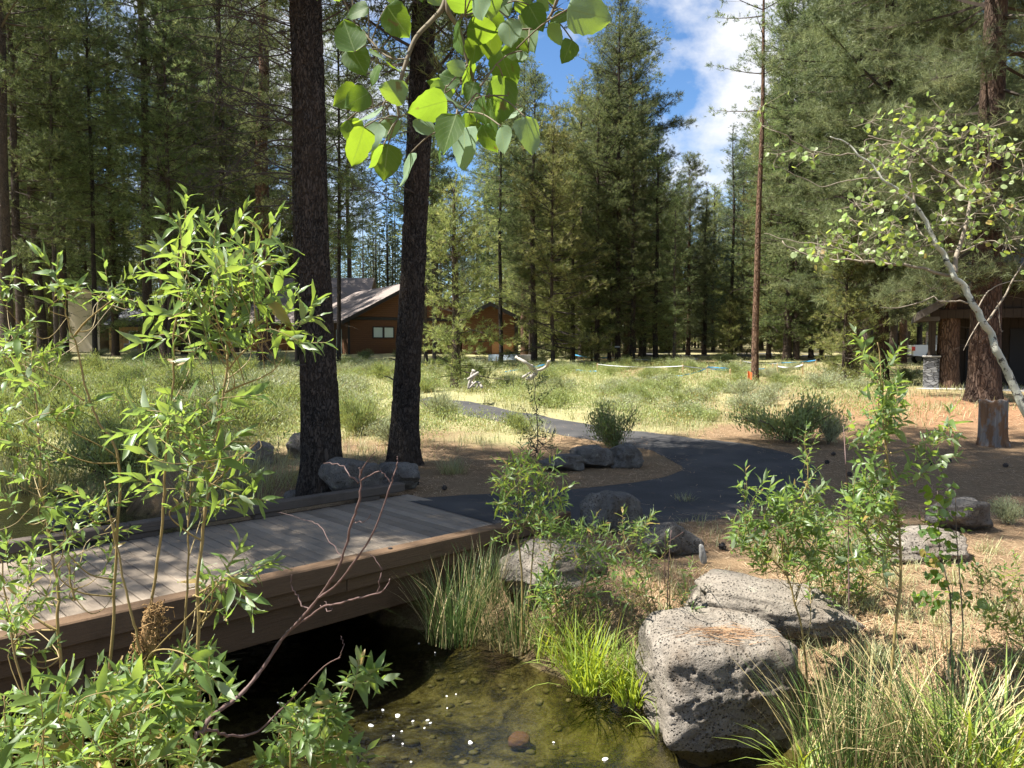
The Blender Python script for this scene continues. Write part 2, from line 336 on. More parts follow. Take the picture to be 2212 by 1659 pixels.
def build_materials():
    M = {}
    M['needle'] = m_needle('lodgepole_needles', (.082, .116, .042), (.225, .268, .098), (.30, .32, .12))
    M['needle_young'] = m_needle('young_pine_needles', (.12, .15, .042), (.30, .32, .10), (.36, .34, .12))
    M['needle_ponderosa'] = m_needle('ponderosa_needles', (.075, .102, .045), (.215, .245, .105), (.28, .30, .13), .45)
    M['needle_blue'] = m_needle('hazy_pine_needles', (.075, .105, .060), (.16, .20, .11), (.20, .23, .12))
    M['needle_dead'] = m_plain('dead_needles', (.16, .075, .03), .9)
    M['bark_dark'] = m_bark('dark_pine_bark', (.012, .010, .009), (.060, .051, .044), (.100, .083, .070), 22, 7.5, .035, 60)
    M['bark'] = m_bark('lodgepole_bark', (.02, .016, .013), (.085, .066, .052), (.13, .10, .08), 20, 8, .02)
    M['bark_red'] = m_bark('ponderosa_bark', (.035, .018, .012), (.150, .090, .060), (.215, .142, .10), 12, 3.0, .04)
    M['bark_shade'] = m_bark('shaded_ponderosa_bark', (.022, .013, .010), (.082, .055, .041), (.130, .090, .066), 13, 3.2, .04)  # ponderosa bark darkened: the shade on these trunks is put into the colour
    M['bark_grey'] = m_bark('grey_thin_bark', (.03, .024, .02), (.15, .12, .10), (.20, .17, .145), 22, 9, .015)
    M['twig_dead'] = m_plain('dead_twig', (.07, .056, .048), .9, .4, 20)
    M['limb'] = m_plain('pine_limb', (.075, .058, .045), .9, .35, 20)
    # aspen bark: pale with dark scars
    k = NT('aspen_bark'); v = k.coord('Object', (1, 1, 1)); n = k.noise(v, 14, 5, .65); n2 = k.noise(k.coord('Object', (1, 1, 3)), 5, 4)
    c = k.mix(n2, (.33, .34, .26), (.50, .49, .42)); c = k.mix(k.ramp(n, [(.55, (0, 0, 0)), (.62, (1, 1, 1))]), c, (.05, .045, .04))
    M['aspen_bark'] = k.done(k.pbr(c, .7, k.bump(n, .6, .01), .3))
    M['willow_stem'] = m_plain('willow_stem', (.25, .185, .07), .5, .35, 14, .4)
    M['aspen_twig'] = m_plain('aspen_twig', (.24, .20, .15), .8, .3, 20)
    M['willow_old'] = m_plain('old_willow_stem', (.14, .115, .075), .8, .4, 20)
    M['red_twig'] = m_plain('reddish_bare_twig', (.115, .072, .064), .6, .35, 25)
    M['shrub_stem'] = m_plain('shrub_stem', (.13, .10, .075), .9, .3, 10)
    M['willow_leaf'] = m_leaf('willow_leaf', (.090, .150, .040), (.25, .31, .19), (.31, .47, .08), .5, .40)
    M['willow_leaf_dark'] = m_leaf('shaded_willow_leaf', (.10, .165, .045), (.20, .26, .13), (.36, .50, .07), .4, .38)
    M['aspen_leaf'] = m_leaf('aspen_leaf', (.19, .28, .075), (.26, .33, .16), (.44, .57, .11), .35, .42)
    M['poplar_leaf'] = m_leaf('cottonwood_leaf', (.050, .105, .028), (.20, .29, .19), (.30, .47, .035), .25, .47, True, .2)
    M['sage'] = m_leaf('sagebrush_leaf', (.30, .33, .195), (.31, .34, .21), (.35, .39, .17), .15, .25)
    M['shrub_green'] = m_leaf('green_shrub_leaf', (.10, .145, .055), (.14, .18, .09), (.25, .33, .08), .25, .3)
    M['bitterbrush'] = m_leaf('bitterbrush_leaf', (.235, .295, .105), (.26, .30, .14), (.36, .42, .12), .2, .3)
    M['grass'] = m_leaf('meadow_grass', (.34, .345, .175), (.34, .345, .185), (.40, .41, .18), .2, .3, False, .5)
    M['sedge'] = m_leaf('bright_sedge', (.24, .34, .05), (.27, .36, .08), (.50, .62, .06), .35, .4)
    k = NT('rush_stem'); a, sp = k.attr(); c = k.ramp(sp[0], [(0, (.05, .09, .02)), (.55, (.10, .16, .04)), (.7, (.42, .34, .15)), (1, (.55, .45, .24))])
    tr = k.n('ShaderNodeBsdfTranslucent'); k.set(tr.inputs[0], c); mx = k.n('ShaderNodeMixShader'); mx.inputs[0].default_value = .25; k.t.links.new(k.pbr(c, .5, None, .4), mx.inputs[1]); k.t.links.new(tr.outputs[0], mx.inputs[2]); M['rush'] = k.done(mx.outputs[0])
    k = NT('fallen_needles'); a, sp = k.attr(); M['litter'] = k.done(k.pbr(k.ramp(sp[0], [(0, (.16, .085, .045)), (.5, (.36, .22, .12)), (1, (.55, .41, .26))]), .8))
    # rock
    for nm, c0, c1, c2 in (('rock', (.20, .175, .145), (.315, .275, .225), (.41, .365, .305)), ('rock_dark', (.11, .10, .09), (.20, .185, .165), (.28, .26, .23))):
        k = NT(nm); v = k.coord('Object'); n = k.noise(v, 3.2, 8, .7); f = k.noise(v, 38, 6, .75); pit = k.vor(v, 42, 'F1', 0); pit2 = k.vor(v, 95, 'F1', 0); big = k.noise(v, 11, 3)
        pit = k.math('ADD', pit, k.math('MULTIPLY', k.math('SUBTRACT', k.noise(v, 70, 3), .5), .35)); pr = k.ramp(pit, [(.14, (0, 0, 0)), (.38, (1, 1, 1))]); pr2 = k.ramp(pit2, [(.1, (0, 0, 0)), (.28, (1, 1, 1))])
        keep = k.ramp(big, [(.46, (0, 0, 0)), (.58, (1, 1, 1))]); pr = k.math('MAXIMUM', pr, k.math('MULTIPLY', keep, .85))
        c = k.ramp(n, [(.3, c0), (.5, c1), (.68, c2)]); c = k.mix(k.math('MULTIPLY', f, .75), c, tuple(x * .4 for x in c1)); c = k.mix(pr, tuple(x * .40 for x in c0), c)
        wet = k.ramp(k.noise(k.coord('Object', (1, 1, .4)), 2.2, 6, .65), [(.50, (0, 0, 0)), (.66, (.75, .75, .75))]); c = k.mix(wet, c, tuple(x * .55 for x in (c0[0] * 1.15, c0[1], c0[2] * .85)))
        crk = k.ramp(k.vor(k.coord('Object', (1, 1, 1.7)), 2.3, 'DISTANCE_TO_EDGE'), [(0, (0, 0, 0)), (.018, (1, 1, 1))]); pass
        lich = k.ramp(k.noise(v, 6, 6, .7), [(.60, (0, 0, 0)), (.68, (1, 1, 1))]); c = k.mix(k.math('MULTIPLY', lich, .5), c, (.34, .33, .25))
        h = k.math('ADD', k.math('MULTIPLY', pr, .9), k.math('ADD', k.math('MULTIPLY', pr2, .35), k.math('MULTIPLY', f, .8)))
        M[nm] = k.done(k.pbr(c, .95, k.bump(h, 1.0, .022), .15))
    # ground
    k = NT('ground'); a, sp = k.attr(); v = k.coord('Object')
    n = k.noise(v, 1.6, 6, .65); f = k.noise(v, 22, 5, .7); ff = k.noise(k.coord('Object', (1, .25, 1), (0, 0, .6)), 70, 4, .7); ff2 = k.noise(k.coord('Object', (1, .25, 1), (0, 0, 2.2)), 70, 4, .7)
    lit = k.ramp(k.math('MULTIPLY', k.math('ADD', ff, ff2), .5), [(.30, (.060, .038, .022)), (.48, (.165, .108, .058)), (.62, (.285, .21, .125))])
    lit = k.mix(k.math('MULTIPLY', n, .5), lit, (.22, .155, .095))
    gr = k.ramp(f, [(.3, (.17, .17, .08)), (.55, (.30, .28, .14)), (.75, (.40, .34, .20))])
    orange = k.ramp(f, [(.3, (.20, .10, .05)), (.6, (.27, .155, .085)), (.8, (.36, .24, .145))])
    moss = k.ramp(k.math('ADD', k.math('MULTIPLY', k.noise(v, 3.2, 4, .6, .6), .55), k.math('MULTIPLY', k.noise(v, 26, 8, .8, .8), .45)), [(.40, (.006, .005, .004)), (.47, (.035, .030, .011)), (.53, (.085, .072, .026)), (.60, (.15, .135, .065)), (.68, (.105, .072, .042))])
    c = k.mix(sp[0], lit, gr); c = k.mix(sp[1], c, orange); c = k.mix(sp[2], c, moss)
    M['ground'] = k.done(k.pbr(c, .95, k.bump(k.math('ADD', f, ff), .6, .03), .1))
    k = NT('asphalt'); v = k.coord('Object'); f = k.noise(v, 120, 4, .8); n = k.noise(v, .9, 4)
    c = k.mix(f, (.018, .018, .019), (.084, .083, .083)); c = k.mix(k.ramp(n, [(.4, (0, 0, 0)), (.7, (.6, .6, .6))]), c, (.10, .095, .09))
    M['asphalt'] = k.done(k.pbr(c, .85, k.bump(f, .6, .010), .12))
    # weathered deck
    def wood(nm, lo, hi, ax, spec=.2):
        k = NT(nm); a, sp = k.attr(); uv = k.n('ShaderNodeUVMap'); mp = k.n('ShaderNodeMapping'); k.set(mp.inputs[0], uv.outputs[0]); mp.inputs['Scale'].default_value = (1.3, 26, 1)
        g = k.noise(mp.outputs[0], 3.0, 7, .68, .8); st = k.noise(k.coord('Object'), 2.2, 5, .6); fine = k.noise(k.coord('Object'), 45, 4)
        c = k.mix(g, lo, hi); c = k.mix(k.math('MULTIPLY', sp[0], .55), c, tuple(x * .48 for x in lo)); c = k.mix(k.ramp(st, [(.52, (0, 0, 0)), (.75, (.55, .55, .55))]), c, tuple(x * .45 for x in lo)); c = k.mix(k.math('MULTIPLY', fine, .25), c, lo)
        return k.done(k.pbr(c, .85, k.bump(k.math('ADD', g, k.math('MULTIPLY', fine, .4)), .9, .010), spec))
    M['deck'] = wood('weathered_planks', (.20, .158, .115), (.40, .338, .265), 0)
    M['timber'] = wood('brown_timber', (.085, .053, .031), (.225, .145, .085), 0)
    M['timber_grey'] = wood('grey_timber', (.065, .052, .040), (.17, .14, .115), 0)
    # water: clear over a mossy bed
    k = NT('water'); v = k.coord('Object'); w = k.math('ADD', k.noise(k.coord('Object', (1, 1.8, 1), (0, 0, .75)), 6, 3, .5), k.math('MULTIPLY', k.noise(k.coord('Object', (1, 1.6, 1), (0, 0, .75)), 26, 3), .35))
    bm = k.bump(w, .5, .022); fr = k.n('ShaderNodeFresnel', None, IOR=1.33); k.set(fr.inputs['Normal'], bm)
    tr = k.n('ShaderNodeBsdfTransparent'); tr.inputs[0].default_value = (.66, .66, .50, 1); gl = k.n('ShaderNodeBsdfGlossy'); gl.inputs['Roughness'].default_value = .03; k.set(gl.inputs['Normal'], bm)
    mx = k.n('ShaderNodeMixShader'); k.set(mx.inputs[0], k.math('MULTIPLY', fr.outputs[0], 2.2, True)); k.t.links.new(tr.outputs[0], mx.inputs[1]); k.t.links.new(gl.outputs[0], mx.inputs[2]); M['water'] = k.done(mx.outputs[0])
    # buildings
    def siding(nm, c, period, vertical=False):
        k = NT(nm); v = k.coord('Object', (1, 1, 1)); sx = k.n('ShaderNodeSeparateXYZ'); k.set(sx.inputs[0], v)
        fr = k.math('FRACT', k.math('MULTIPLY', sx.outputs[0 if vertical else 2], 1 / period)); n = k.noise(k.coord('Object', (1, 1, 8) if not vertical else (8, 8, 1)), 3, 5)
        line = k.ramp(fr, [(0, (0, 0, 0)), (.10, (1, 1, 1))])
        col = k.mix(n, tuple(x * .7 for x in c), tuple(x * 1.25 for x in c)); col = k.mix(line, tuple(x * .3 for x in c), col)
        return k.done(k.pbr(col, .75, k.bump(k.math('MULTIPLY', fr, 1.0), .8, .02), .2))
    M['siding_brown'] = siding('brown_lap_siding', (.125, .062, .033), .17)
    M['siding_tan'] = siding('tan_board_siding', (.50, .30, .12), .3, True)
    M['siding_cream'] = m_plain('cream_wall', (.62, .52, .38), .8)
    M['wood_dark'] = siding('dark_wood_wall', (.050, .036, .027), .25, True)
    M['trim_dark'] = m_plain('dark_trim', (.030, .027, .026), .7)
    M['trim_pale'] = m_plain('grey_fascia', (.085, .07, .058), .7)
    M['panel_tan'] = m_plain('tan_panel', (.34, .17, .09), .7)
    M['roof_pale'] = siding('pale_shingles', (.235, .195, .175), .22)
    M['roof_grey'] = siding('grey_shingles', (.12, .12, .135), .18)
    M['concrete'] = m_plain('concrete', (.38, .36, .33), .9, .2, 4, .2, .2)
    k = NT('glass'); M['glass'] = k.done(k.pbr((.10, .14, .14), .06, None, .6))
    M['curtain'] = m_plain('pale_curtain', (.50, .60, .56), .5, .1, 3)
    k = NT('stacked_stone'); v = k.coord('Object', (1, 1, 2.4)); e = k.vor(v, 4.5, 'DISTANCE_TO_EDGE'); ce = k.vor(v, 4.5, 'F1', 1); sp2 = k.n('ShaderNodeSeparateColor'); k.set(sp2.inputs[0], ce)
    er = k.ramp(e, [(0, (0, 0, 0)), (.09, (1, 1, 1))]); c = k.mix(sp2.outputs[0], (.10, .10, .105), (.26, .255, .25)); c = k.mix(er, (.02, .02, .02), c); M['stone'] = k.done(k.pbr(c, .85, k.bump(er, .9, .03), .2))
    M['stake'] = m_plain('lath_wood', (.58, .41, .22), .8, .15, 20)
    M['tape_blue'] = m_plain('blue_tape', (.09, .36, .62), .45, .1, 10)
    M['tape_white'] = m_plain('white_tape', (.55, .57, .57), .45, .08, 10)
    M['orange'] = m_plain('orange_marker', (.85, .17, .05), .6, .1)
    M['white'] = m_plain('white_paint', (.78, .78, .77), .35, .05, 3, .5)
    M['plastic'] = m_plain('clear_plastic_sheet', (.52, .60, .66), .25, .2, 8, .5, .4)
    M['red_lens'] = m_plain('red_lens', (.55, .03, .02), .2, .1, 3, .5)
    M['rubber'] = m_plain('black_rubber', (.02, .02, .02), .8)
    M['bleached'] = m_plain('bleached_wood', (.34, .31, .27), .85, .4, 9, .2, .5)
    # old stump: grey weathered wood with a rotten brown side
    k = NT('stump_wood'); g = k.noise(k.coord('Object', (1, 1, .07)), 26, 6, .7); n = k.noise(k.coord('Object', (1, 1, .5)), 4, 4); c = k.mix(g, (.04, .036, .033), (.30, .275, .25)); c = k.mix(k.ramp(n, [(.44, (0, 0, 0)), (.52, (1, 1, 1))]), c, k.mix(g, (.07, .04, .024), (.25, .145, .08))); M['stump'] = k.done(k.pbr(c, .9, k.bump(g, 1, .03), .15))
    M['moss'] = m_plain('dry_moss', (.26, .165, .075), .95, .4, 30, .1, .6)
    k = NT('pebble'); a, sp = k.attr(); c = k.ramp(sp[0], [(0, (.05, .04, .02)), (.5, (.10, .085, .036)), (.8, (.15, .13, .07)), (1, (.22, .18, .13))]); c = k.mix(k.ramp(k.noise(k.coord('Object'), 30, 4), [(.45, (0, 0, 0)), (.6, (1, 1, 1))]), c, (.09, .085, .025)); M['pebble'] = k.done(k.pbr(c, .8))
    M['shard'] = m_plain('pale_stone', (.28, .27, .25), .9, .25, 20)
    M['foam'] = m_plain('foam', (.85, .85, .82), .6, .03)
    M['red_stone'] = m_plain('red_stone', (.13, .065, .045), .8)
    return M
M = build_materials()
#@@PART2
# ------------------------------------------------------------------ ground, path, water
PATH_IN = [(850, 1080), (1000, 1071), (1200, 1060), (1350, 1045), (1440, 1030), (1475, 1012), (1452, 997), (1400, 972), (1300, 955), (1180, 935), (1060, 908), (960, 885), (890, 868)]
PATH_OUT = [(1090, 1140), (1250, 1140), (1400, 1135), (1540, 1125), (1650, 1095), (1735, 1058), (1772, 1022), (1735, 992), (1640, 965), (1430, 938), (1240, 912), (1050, 876), (930, 858)]
pin = np.array([PG(*p)[:2] for p in PATH_IN]); pout = np.array([PG(*p)[:2] for p in PATH_OUT])
def smooth_line(P, k):
    n = len(P); out = []
    for i in range(n - 1):
        p0, p1, p2, p3 = P[max(0, i - 1)], P[i], P[i + 1], P[min(n - 1, i + 2)]
        for t in np.linspace(0, 1, k, endpoint=False):
            out.append(.5 * (2 * p1 + (p2 - p0) * t + (2 * p0 - 5 * p1 + 4 * p2 - p3) * t * t + (3 * p1 - p0 - 3 * p2 + p3) * t ** 3))
    out.append(P[-1]); return np.array(out)
pin_s, pout_s = smooth_line(pin, 22), smooth_line(pout, 22)
for q_, sd_ in ((pin_s, 3), (pout_s, 4)): q_ += (fbm(np.column_stack([q_ * 3.1, q_[:, 0] * 0]), 3, sd_) - .5)[:, None] * .16 * np.array([.6, 1])
PATH_POLY = np.vstack([pin_s, pout_s[::-1]])

def axis(lo, hi, st, far):
    a = list(np.arange(lo, hi, st)); s = st; x = a[-1]
    while x < far: s *= 1.16; x += s; a.append(x)
    s = st; x = lo
    b = []
    while x > -far and len(b) < 60: s *= 1.16; x -= s; b.append(x)
    return np.array(b[::-1] + a)
def make_ground():
    xs = axis(-11, 11, .17, 420); ys = axis(1.5, 27, .17, 520)
    X, Y = np.meshgrid(xs, ys); x = X.ravel(); y = Y.ravel(); z = gz(x, y)
    pd = polydist(PATH_POLY, x, y); ip = inside(PATH_POLY, x, y)
    P = np.stack([x, y, x * 0], -1); n = fbm(P * .55, 4, 3)
    grass = sst(15.2, 18.5, y + (n - .5) * 6 - .25 * np.maximum(0, x + 3) + .9 * np.maximum(0, -3.5 - x)) * (1 - .75 * np.exp(-((x - 12) ** 2 / 22 + (y - 20) ** 2 / 16)))
    grass = np.where(x > 5, grass * (.35 + .6 * sst(.42, .6, n)), grass)
    org = .95 * np.exp(-((x - 12.5) ** 2 / 26 + (y - 21) ** 2 / 18)) + .8 * np.exp(-((x + 15.5) ** 2 + (y - 48) ** 2) / 12) + .8 * np.exp(-((x - 8) ** 2 / 30 + (y - 46) ** 2 / 9))
    org = np.clip(org * (.5 + n), 0, 1)
    bed = sst(-.55, -.75, z)
    V = np.stack([x, y, z], -1); nx = len(xs)
    i, j = np.meshgrid(np.arange(len(ys) - 1), np.arange(nx - 1), indexing='ij')
    Q = np.stack([i * nx + j, i * nx + j + 1, (i + 1) * nx + j + 1, (i + 1) * nx + j], -1).reshape(-1, 4)
    mb = MB(); mb.add(V, None, Q, np.stack([grass, org, bed], -1))
    return tag(mb.build('ground', M['ground'], smooth=True), 'needle strewn ground with grassy meadow and mossy stream bed', 'ground', kind='structure')
make_ground()

def make_path():
    na = 12; s = np.linspace(0, 1, na + 1)
    P = pin_s[:, None] * (1 - s)[None, :, None] + pout_s[:, None] * s[None, :, None]
    z = gz(P[..., 0], P[..., 1]) + .035 - .03 * (np.abs(s - .5) * 2)[None] ** 6
    V = np.concatenate([P, z[..., None]], -1); m = V.shape[0]; w = na + 1
    i, j = np.meshgrid(np.arange(m - 1), np.arange(na), indexing='ij')
    Q = np.stack([i * w + j, i * w + j + 1, (i + 1) * w + j + 1, (i + 1) * w + j], -1).reshape(-1, 4)
    mb = MB(); mb.add(V.reshape(-1, 3), None, Q[:, ::-1])
    tag(mb.build('path', M['asphalt'], smooth=True), 'dark asphalt footpath curving from the bridge into the meadow', 'path', kind='structure')
    # far road behind the staked ground
    mb = MB(); pts = []
    for (a, b) in (((1385, 770), (1385, 764)), ((1500, 772), (1500, 766)), ((1640, 773), (1640, 767)), ((1790, 774), (1790, 768)), ((2000, 776), (2000, 769))):
        for q in (a, b): p = PD(q[0], q[1], 58 if q is a else 66); pts.append((p[0], p[1], gz1(p[0], p[1]) + .05))
    mb.add(pts, None, [(2 * i, 2 * i + 2, 2 * i + 3, 2 * i + 1) for i in range(4)])
    tag(mb.build('road', M['asphalt']), 'grey road far behind the staked ground', 'road', kind='structure')
make_path()
WZ = -.75
mb = MB(); n = 60
xs = np.linspace(-30, 30, n); ys = np.linspace(-12, 34, n); X, Y = np.meshgrid(xs, ys)
i, j = np.meshgrid(np.arange(n - 1), np.arange(n - 1), indexing='ij')
mb.add(np.stack([X.ravel(), Y.ravel(), X.ravel() * 0 + WZ], -1), None, np.stack([i * n + j, i * n + j + 1, (i + 1) * n + j + 1, (i + 1) * n + j], -1).reshape(-1, 4))
tag(mb.build('water', M['water']), 'clear shallow stream water over moss', 'water', kind='structure')

# ------------------------------------------------------------------ footbridge
BC = np.array([-.68, 9.95]); BU = nrm(np.array([-.725, -.689])); BV = np.array([-BU[1], BU[0]])   # u along the bridge, v towards the camera side
if BV[1] > 0: BV = -BV
def BF(V):
    V = np.asarray(V, float); xy = BC + V[:, :1] * BU + V[:, 1:2] * BV
    return np.hstack([xy, V[:, 2:3]])
def wbox(mb, lo, hi, la, c=None, b=.008, fr=BF):
    # chamfered timber with uv along its length
    t = MB(); t.bbox(lo, hi, None, c, b); V = t.V[0]; o = [q for q in range(3) if q != la]
    uv = np.stack([V[:, la], V[:, o[0]] + V[:, o[1]]], -1) + np.random.default_rng(abs(hash((lo, hi))) % 99991).uniform(0, 30, 2)
    mb.add(fr(V), t.T[0], t.Q[0], t.C[0], uv)
def make_bridge():
    rng = np.random.default_rng(4); LN = 9.6
    r = thing('footbridge', 'low timber footbridge of weathered planks crossing the dark stream', 'bridge')
    mb = MB(); u = -.20
    while u < LN:
        w = .142; e = rng.uniform(-.012, .012)
        wbox(mb, (u, -1.44 + e, -.060 + rng.uniform(-.002, .002)), (u + w - .009, 1.44 + e, .022 + rng.uniform(-.003, .003)), 1, np.array([rng.uniform(0, 1)] * 3), .006); u += w
    mb.build('deck', M['deck'], r)
    for sgn, nm in ((1, 'timber'), (-1, 'timber_grey')):
        mb = MB(); v0 = 1.38 * sgn; v1 = 1.55 * sgn
        lo, hi = min(v0, v1), max(v0, v1)
        for a, b in ((-.45 if sgn > 0 else -.12, 3.6), (3.606, 7.2), (7.206, LN)):
            wbox(mb, (a, lo, .085 if sgn < 0 else .028), (b, hi, .205), 0, np.array([rng.uniform(0, .4)] * 3), .012)
        o = mb.build('curb', M[nm], r)
        if sgn < 0: 
            for a in np.arange(.3, LN, 1.5): mb = MB(); wbox(mb, (a, lo + .02, .024), (a + .35, hi - .02, .084), 0, np.array([.3] * 3), .006); mb.build('curb_block', M['timber_grey'], r)
        mb = MB(); f0, f1 = sorted((1.445 * sgn, 1.49 * sgn))
        for a, b in ((-.32, 2.6), (2.605, 5.9), (5.905, LN)): wbox(mb, (a, f0, -.105), (b, f1, .020), 0, np.array([rng.uniform(.2, .9)] * 3), .008)
        mb.build('fascia_board', M['timber'], r)
        mb = MB()
        for a, b in ((.0, 4.8), (4.806, LN)):
            wbox(mb, (a, 1.33 * sgn - .09, -.40), (b, 1.33 * sgn + .09, -.11), 0, np.array([rng.uniform(.3, .8)] * 3), .01)
        mb.build('beam', M['timber'], r)
    mb = MB(); wbox(mb, (.0, -.2, -.44), (LN, .2, -.068), 0, np.array([.8] * 3), .01); mb.build('beam', M['timber'], r)
    mb = MB(); wbox(mb, (-.32, -1.8, -1.2), (-.04, 1.8, -.10), 1, np.array([.4] * 3), .015); mb.build('abutment', M['timber_grey'], r)
    for a in (.5, 2.1, 3.9, 5.7): mb = MB(); mb.tube(BF(np.array([(a, 1.465, .203), (a, 1.465, .216)])), .022, 8); mb.build('bolt', M['trim_dark'], r)
make_bridge()

# ------------------------------------------------------------------ trees
def trunk_mesh(name, H, r0, mat, seed, n=12, wob=.12, flare=1.35, rings=26, lean=(0, 0)):
    rng = np.random.default_rng(seed); z = np.concatenate([[-.5, 0, .15, .4, .8], np.linspace(1.3, H, rings)])
    f = np.clip(1 - z / H, .02, 1.1) ** .75; R = r0 * f * (1 + (flare - 1) * np.exp(-np.maximum(z, 0) / .35)) + .008
    P = np.stack([wob * (fbm(np.stack([z * .18, z * 0 + seed, z * 0], -1), 2, seed) - .5) * 2 * np.minimum(1, z / 3) + lean[0] * z, wob * (fbm(np.stack([z * .18, z * 0 + seed + 50, z * 0], -1), 2, seed) - .5) * 2 * np.minimum(1, np.maximum(0, z) / 3) + lean[1] * z, z], -1)
    mb = MB(); mb.tube(P, R, n); return mb.mesh(name, mat, True), P, R

def crown_mesh(name, seed, H, cb, rmax, prof, tl=.20, tw=.020, K=9, sp=.42, nb=(4, 6), el=(-14, 6, 48), mat='needle', tip=.15, twig=.5, limbmat='limb', P=None, gap=.12, dead=0, az0=None, fan=.8, dens=1.0, clump=1.0):
    rng = np.random.default_rng(seed); TP = []; TD = []; TT = []; S0 = []; S1 = []; R0 = []; R1 = []
    h = cb
    def axis_at(hh):
        if P is None: return np.zeros(2)
        return np.array([np.interp(hh, P[:, 2], P[:, 0]), np.interp(hh, P[:, 2], P[:, 1])])
    while h < H - .15:
        t = (h - cb) / (H - cb); k = rng.integers(nb[0], nb[1] + 1); az = rng.uniform(0, 6.28)
        for b in range(k):
            if rng.random() < gap: continue
            a = az + b * 6.283 / k + rng.normal() * .4; h0 = h; h = float(np.clip(h0 + rng.normal() * .32, cb * .9, H - .1))
            if az0 is not None: a = az0 + rng.normal() * .8
            L = rmax * np.interp(t, prof[0], prof[1]) * rng.uniform(.6, 1.15) * (.45 + 1.0 * float(vnoise(np.array([cos(a) * 1.3 + seed, sin(a) * 1.3, h * .5]), seed)))
            if L < .12: h = h0; continue
            e = radians(np.interp(t, [0, .5, 1], el) + rng.normal() * 14)
            s = np.linspace(0, 1, 7); c2 = axis_at(h); bend = rng.normal() * .12
            hx = np.array([cos(a), sin(a)]); px = np.array([-sin(a), cos(a)])
            pts = np.concatenate([c2 + L * cos(e) * s[:, None] * hx + L * (bend * s ** 2)[:, None] * px, (h + L * (s * sin(e) + .16 * s ** 2 * (1 if e < .5 else 0)))[:, None]], 1)
            r = .006 + .013 * L * (1 - s); S0.append(pts[:-1]); S1.append(pts[1:]); R0.append(r[:-1]); R1.append(r[1:])
            bd = nrm(pts[-1] - pts[-2])
            nc = max(1, int(L * 2.3 * dens + .6)); cs = np.linspace(.42 if L > .9 else .6, 1.0, nc) + rng.normal(size=nc) * .05
            cc = np.stack([np.interp(cs, s, pts[:, q]) for q in range(3)], -1) + rng.normal(size=(nc, 3)) * np.array([.16, .16, .06]) * min(1.2, L)
            S0.append(np.stack([np.interp(cs - .18, s, pts[:, q]) for q in range(3)], -1)); S1.append(cc); R0.append(np.full(nc, .007)); R1.append(np.full(nc, .004))
            nt = max(5, int(clump * 9)); tn = np.repeat(rng.random(nc), nt)
            off = rng.normal(size=(nc, nt, 3)) * np.array([1, 1, .62]) * clump * .19 * rng.uniform(.7, 1.3, (nc, 1, 1)); tp_ = (cc[:, None] + off).reshape(-1, 3)
            d2 = nrm(off.reshape(-1, 3) * 2.2 / clump + np.array([bd[0] * .35, bd[1] * .35, .42]) + rng.normal(size=(nc * nt, 3)) * .28)
            pick = rng.random((nc, nt)) < .55; S0.append(np.repeat(cc, nt, 0)[pick.ravel()]); S1.append(tp_[pick.ravel()]); R0.append(np.full(pick.sum(), .0045)); R1.append(np.full(pick.sum(), .0025))
            TP.append(tp_); TD.append(d2); TT.append(np.clip(tn * .7 + rng.random(nc * nt) * .45 - .07, 0, 1)); h = h0
        h += sp * rng.uniform(.6, 1.4)
    # dead lower limbs
    if dead:
        for q in range(dead):
            hh = rng.uniform(cb * .25, cb + .15 * (H - cb)); a = rng.uniform(0, 6.28); L = rng.uniform(.3, .9) * min(1.6, rmax); s = np.linspace(0, 1, 6); c2 = axis_at(hh)
            pts = np.concatenate([c2 + L * s[:, None] * np.array([cos(a), sin(a)]) + (rng.normal(size=(6, 2)) * .03 * L), (hh - L * .25 * s ** 2 + rng.normal(size=6) * .02)[:, None]], 1)
            r = .004 + .010 * (1 - s); S0.append(pts[:-1]); S1.append(pts[1:]); R0.append(r[:-1]); R1.append(r[1:])
    TP = np.concatenate(TP); TD = np.concatenate(TD); m = len(TP)
    D = nrm(TD[:, None] * .95 + nrm(rng.normal(size=(m, K, 3))) * fan); Bp = TP[:, None] - TD[:, None] * (rng.uniform(0, 1, (m, K, 1)) * tl * .7)
    tone = np.concatenate(TT); tp = (rng.random(m) < tip) * rng.uniform(.3, 1, m)
    c = np.stack([np.clip(tone[:, None] + rng.normal(size=(m, K)) * .12, 0, 1), np.repeat(tp[:, None], K, 1), rng.random((m, K))], -1).reshape(-1, 3)
    mb = MB(); mb.blades(Bp.reshape(-1, 3), D.reshape(-1, 3), tl * rng.uniform(.65, 1.15, m * K), tw * rng.uniform(.7, 1.2, m * K), c, rng)
    cm = mb.mesh(name + '_needles', M[mat])
    lb = MB(); lb.segs(np.concatenate(S0), np.concatenate(S1), np.concatenate(R0), np.concatenate(R1), 3); lm = lb.mesh(name + '_limbs', M[limbmat])
    return cm, lm

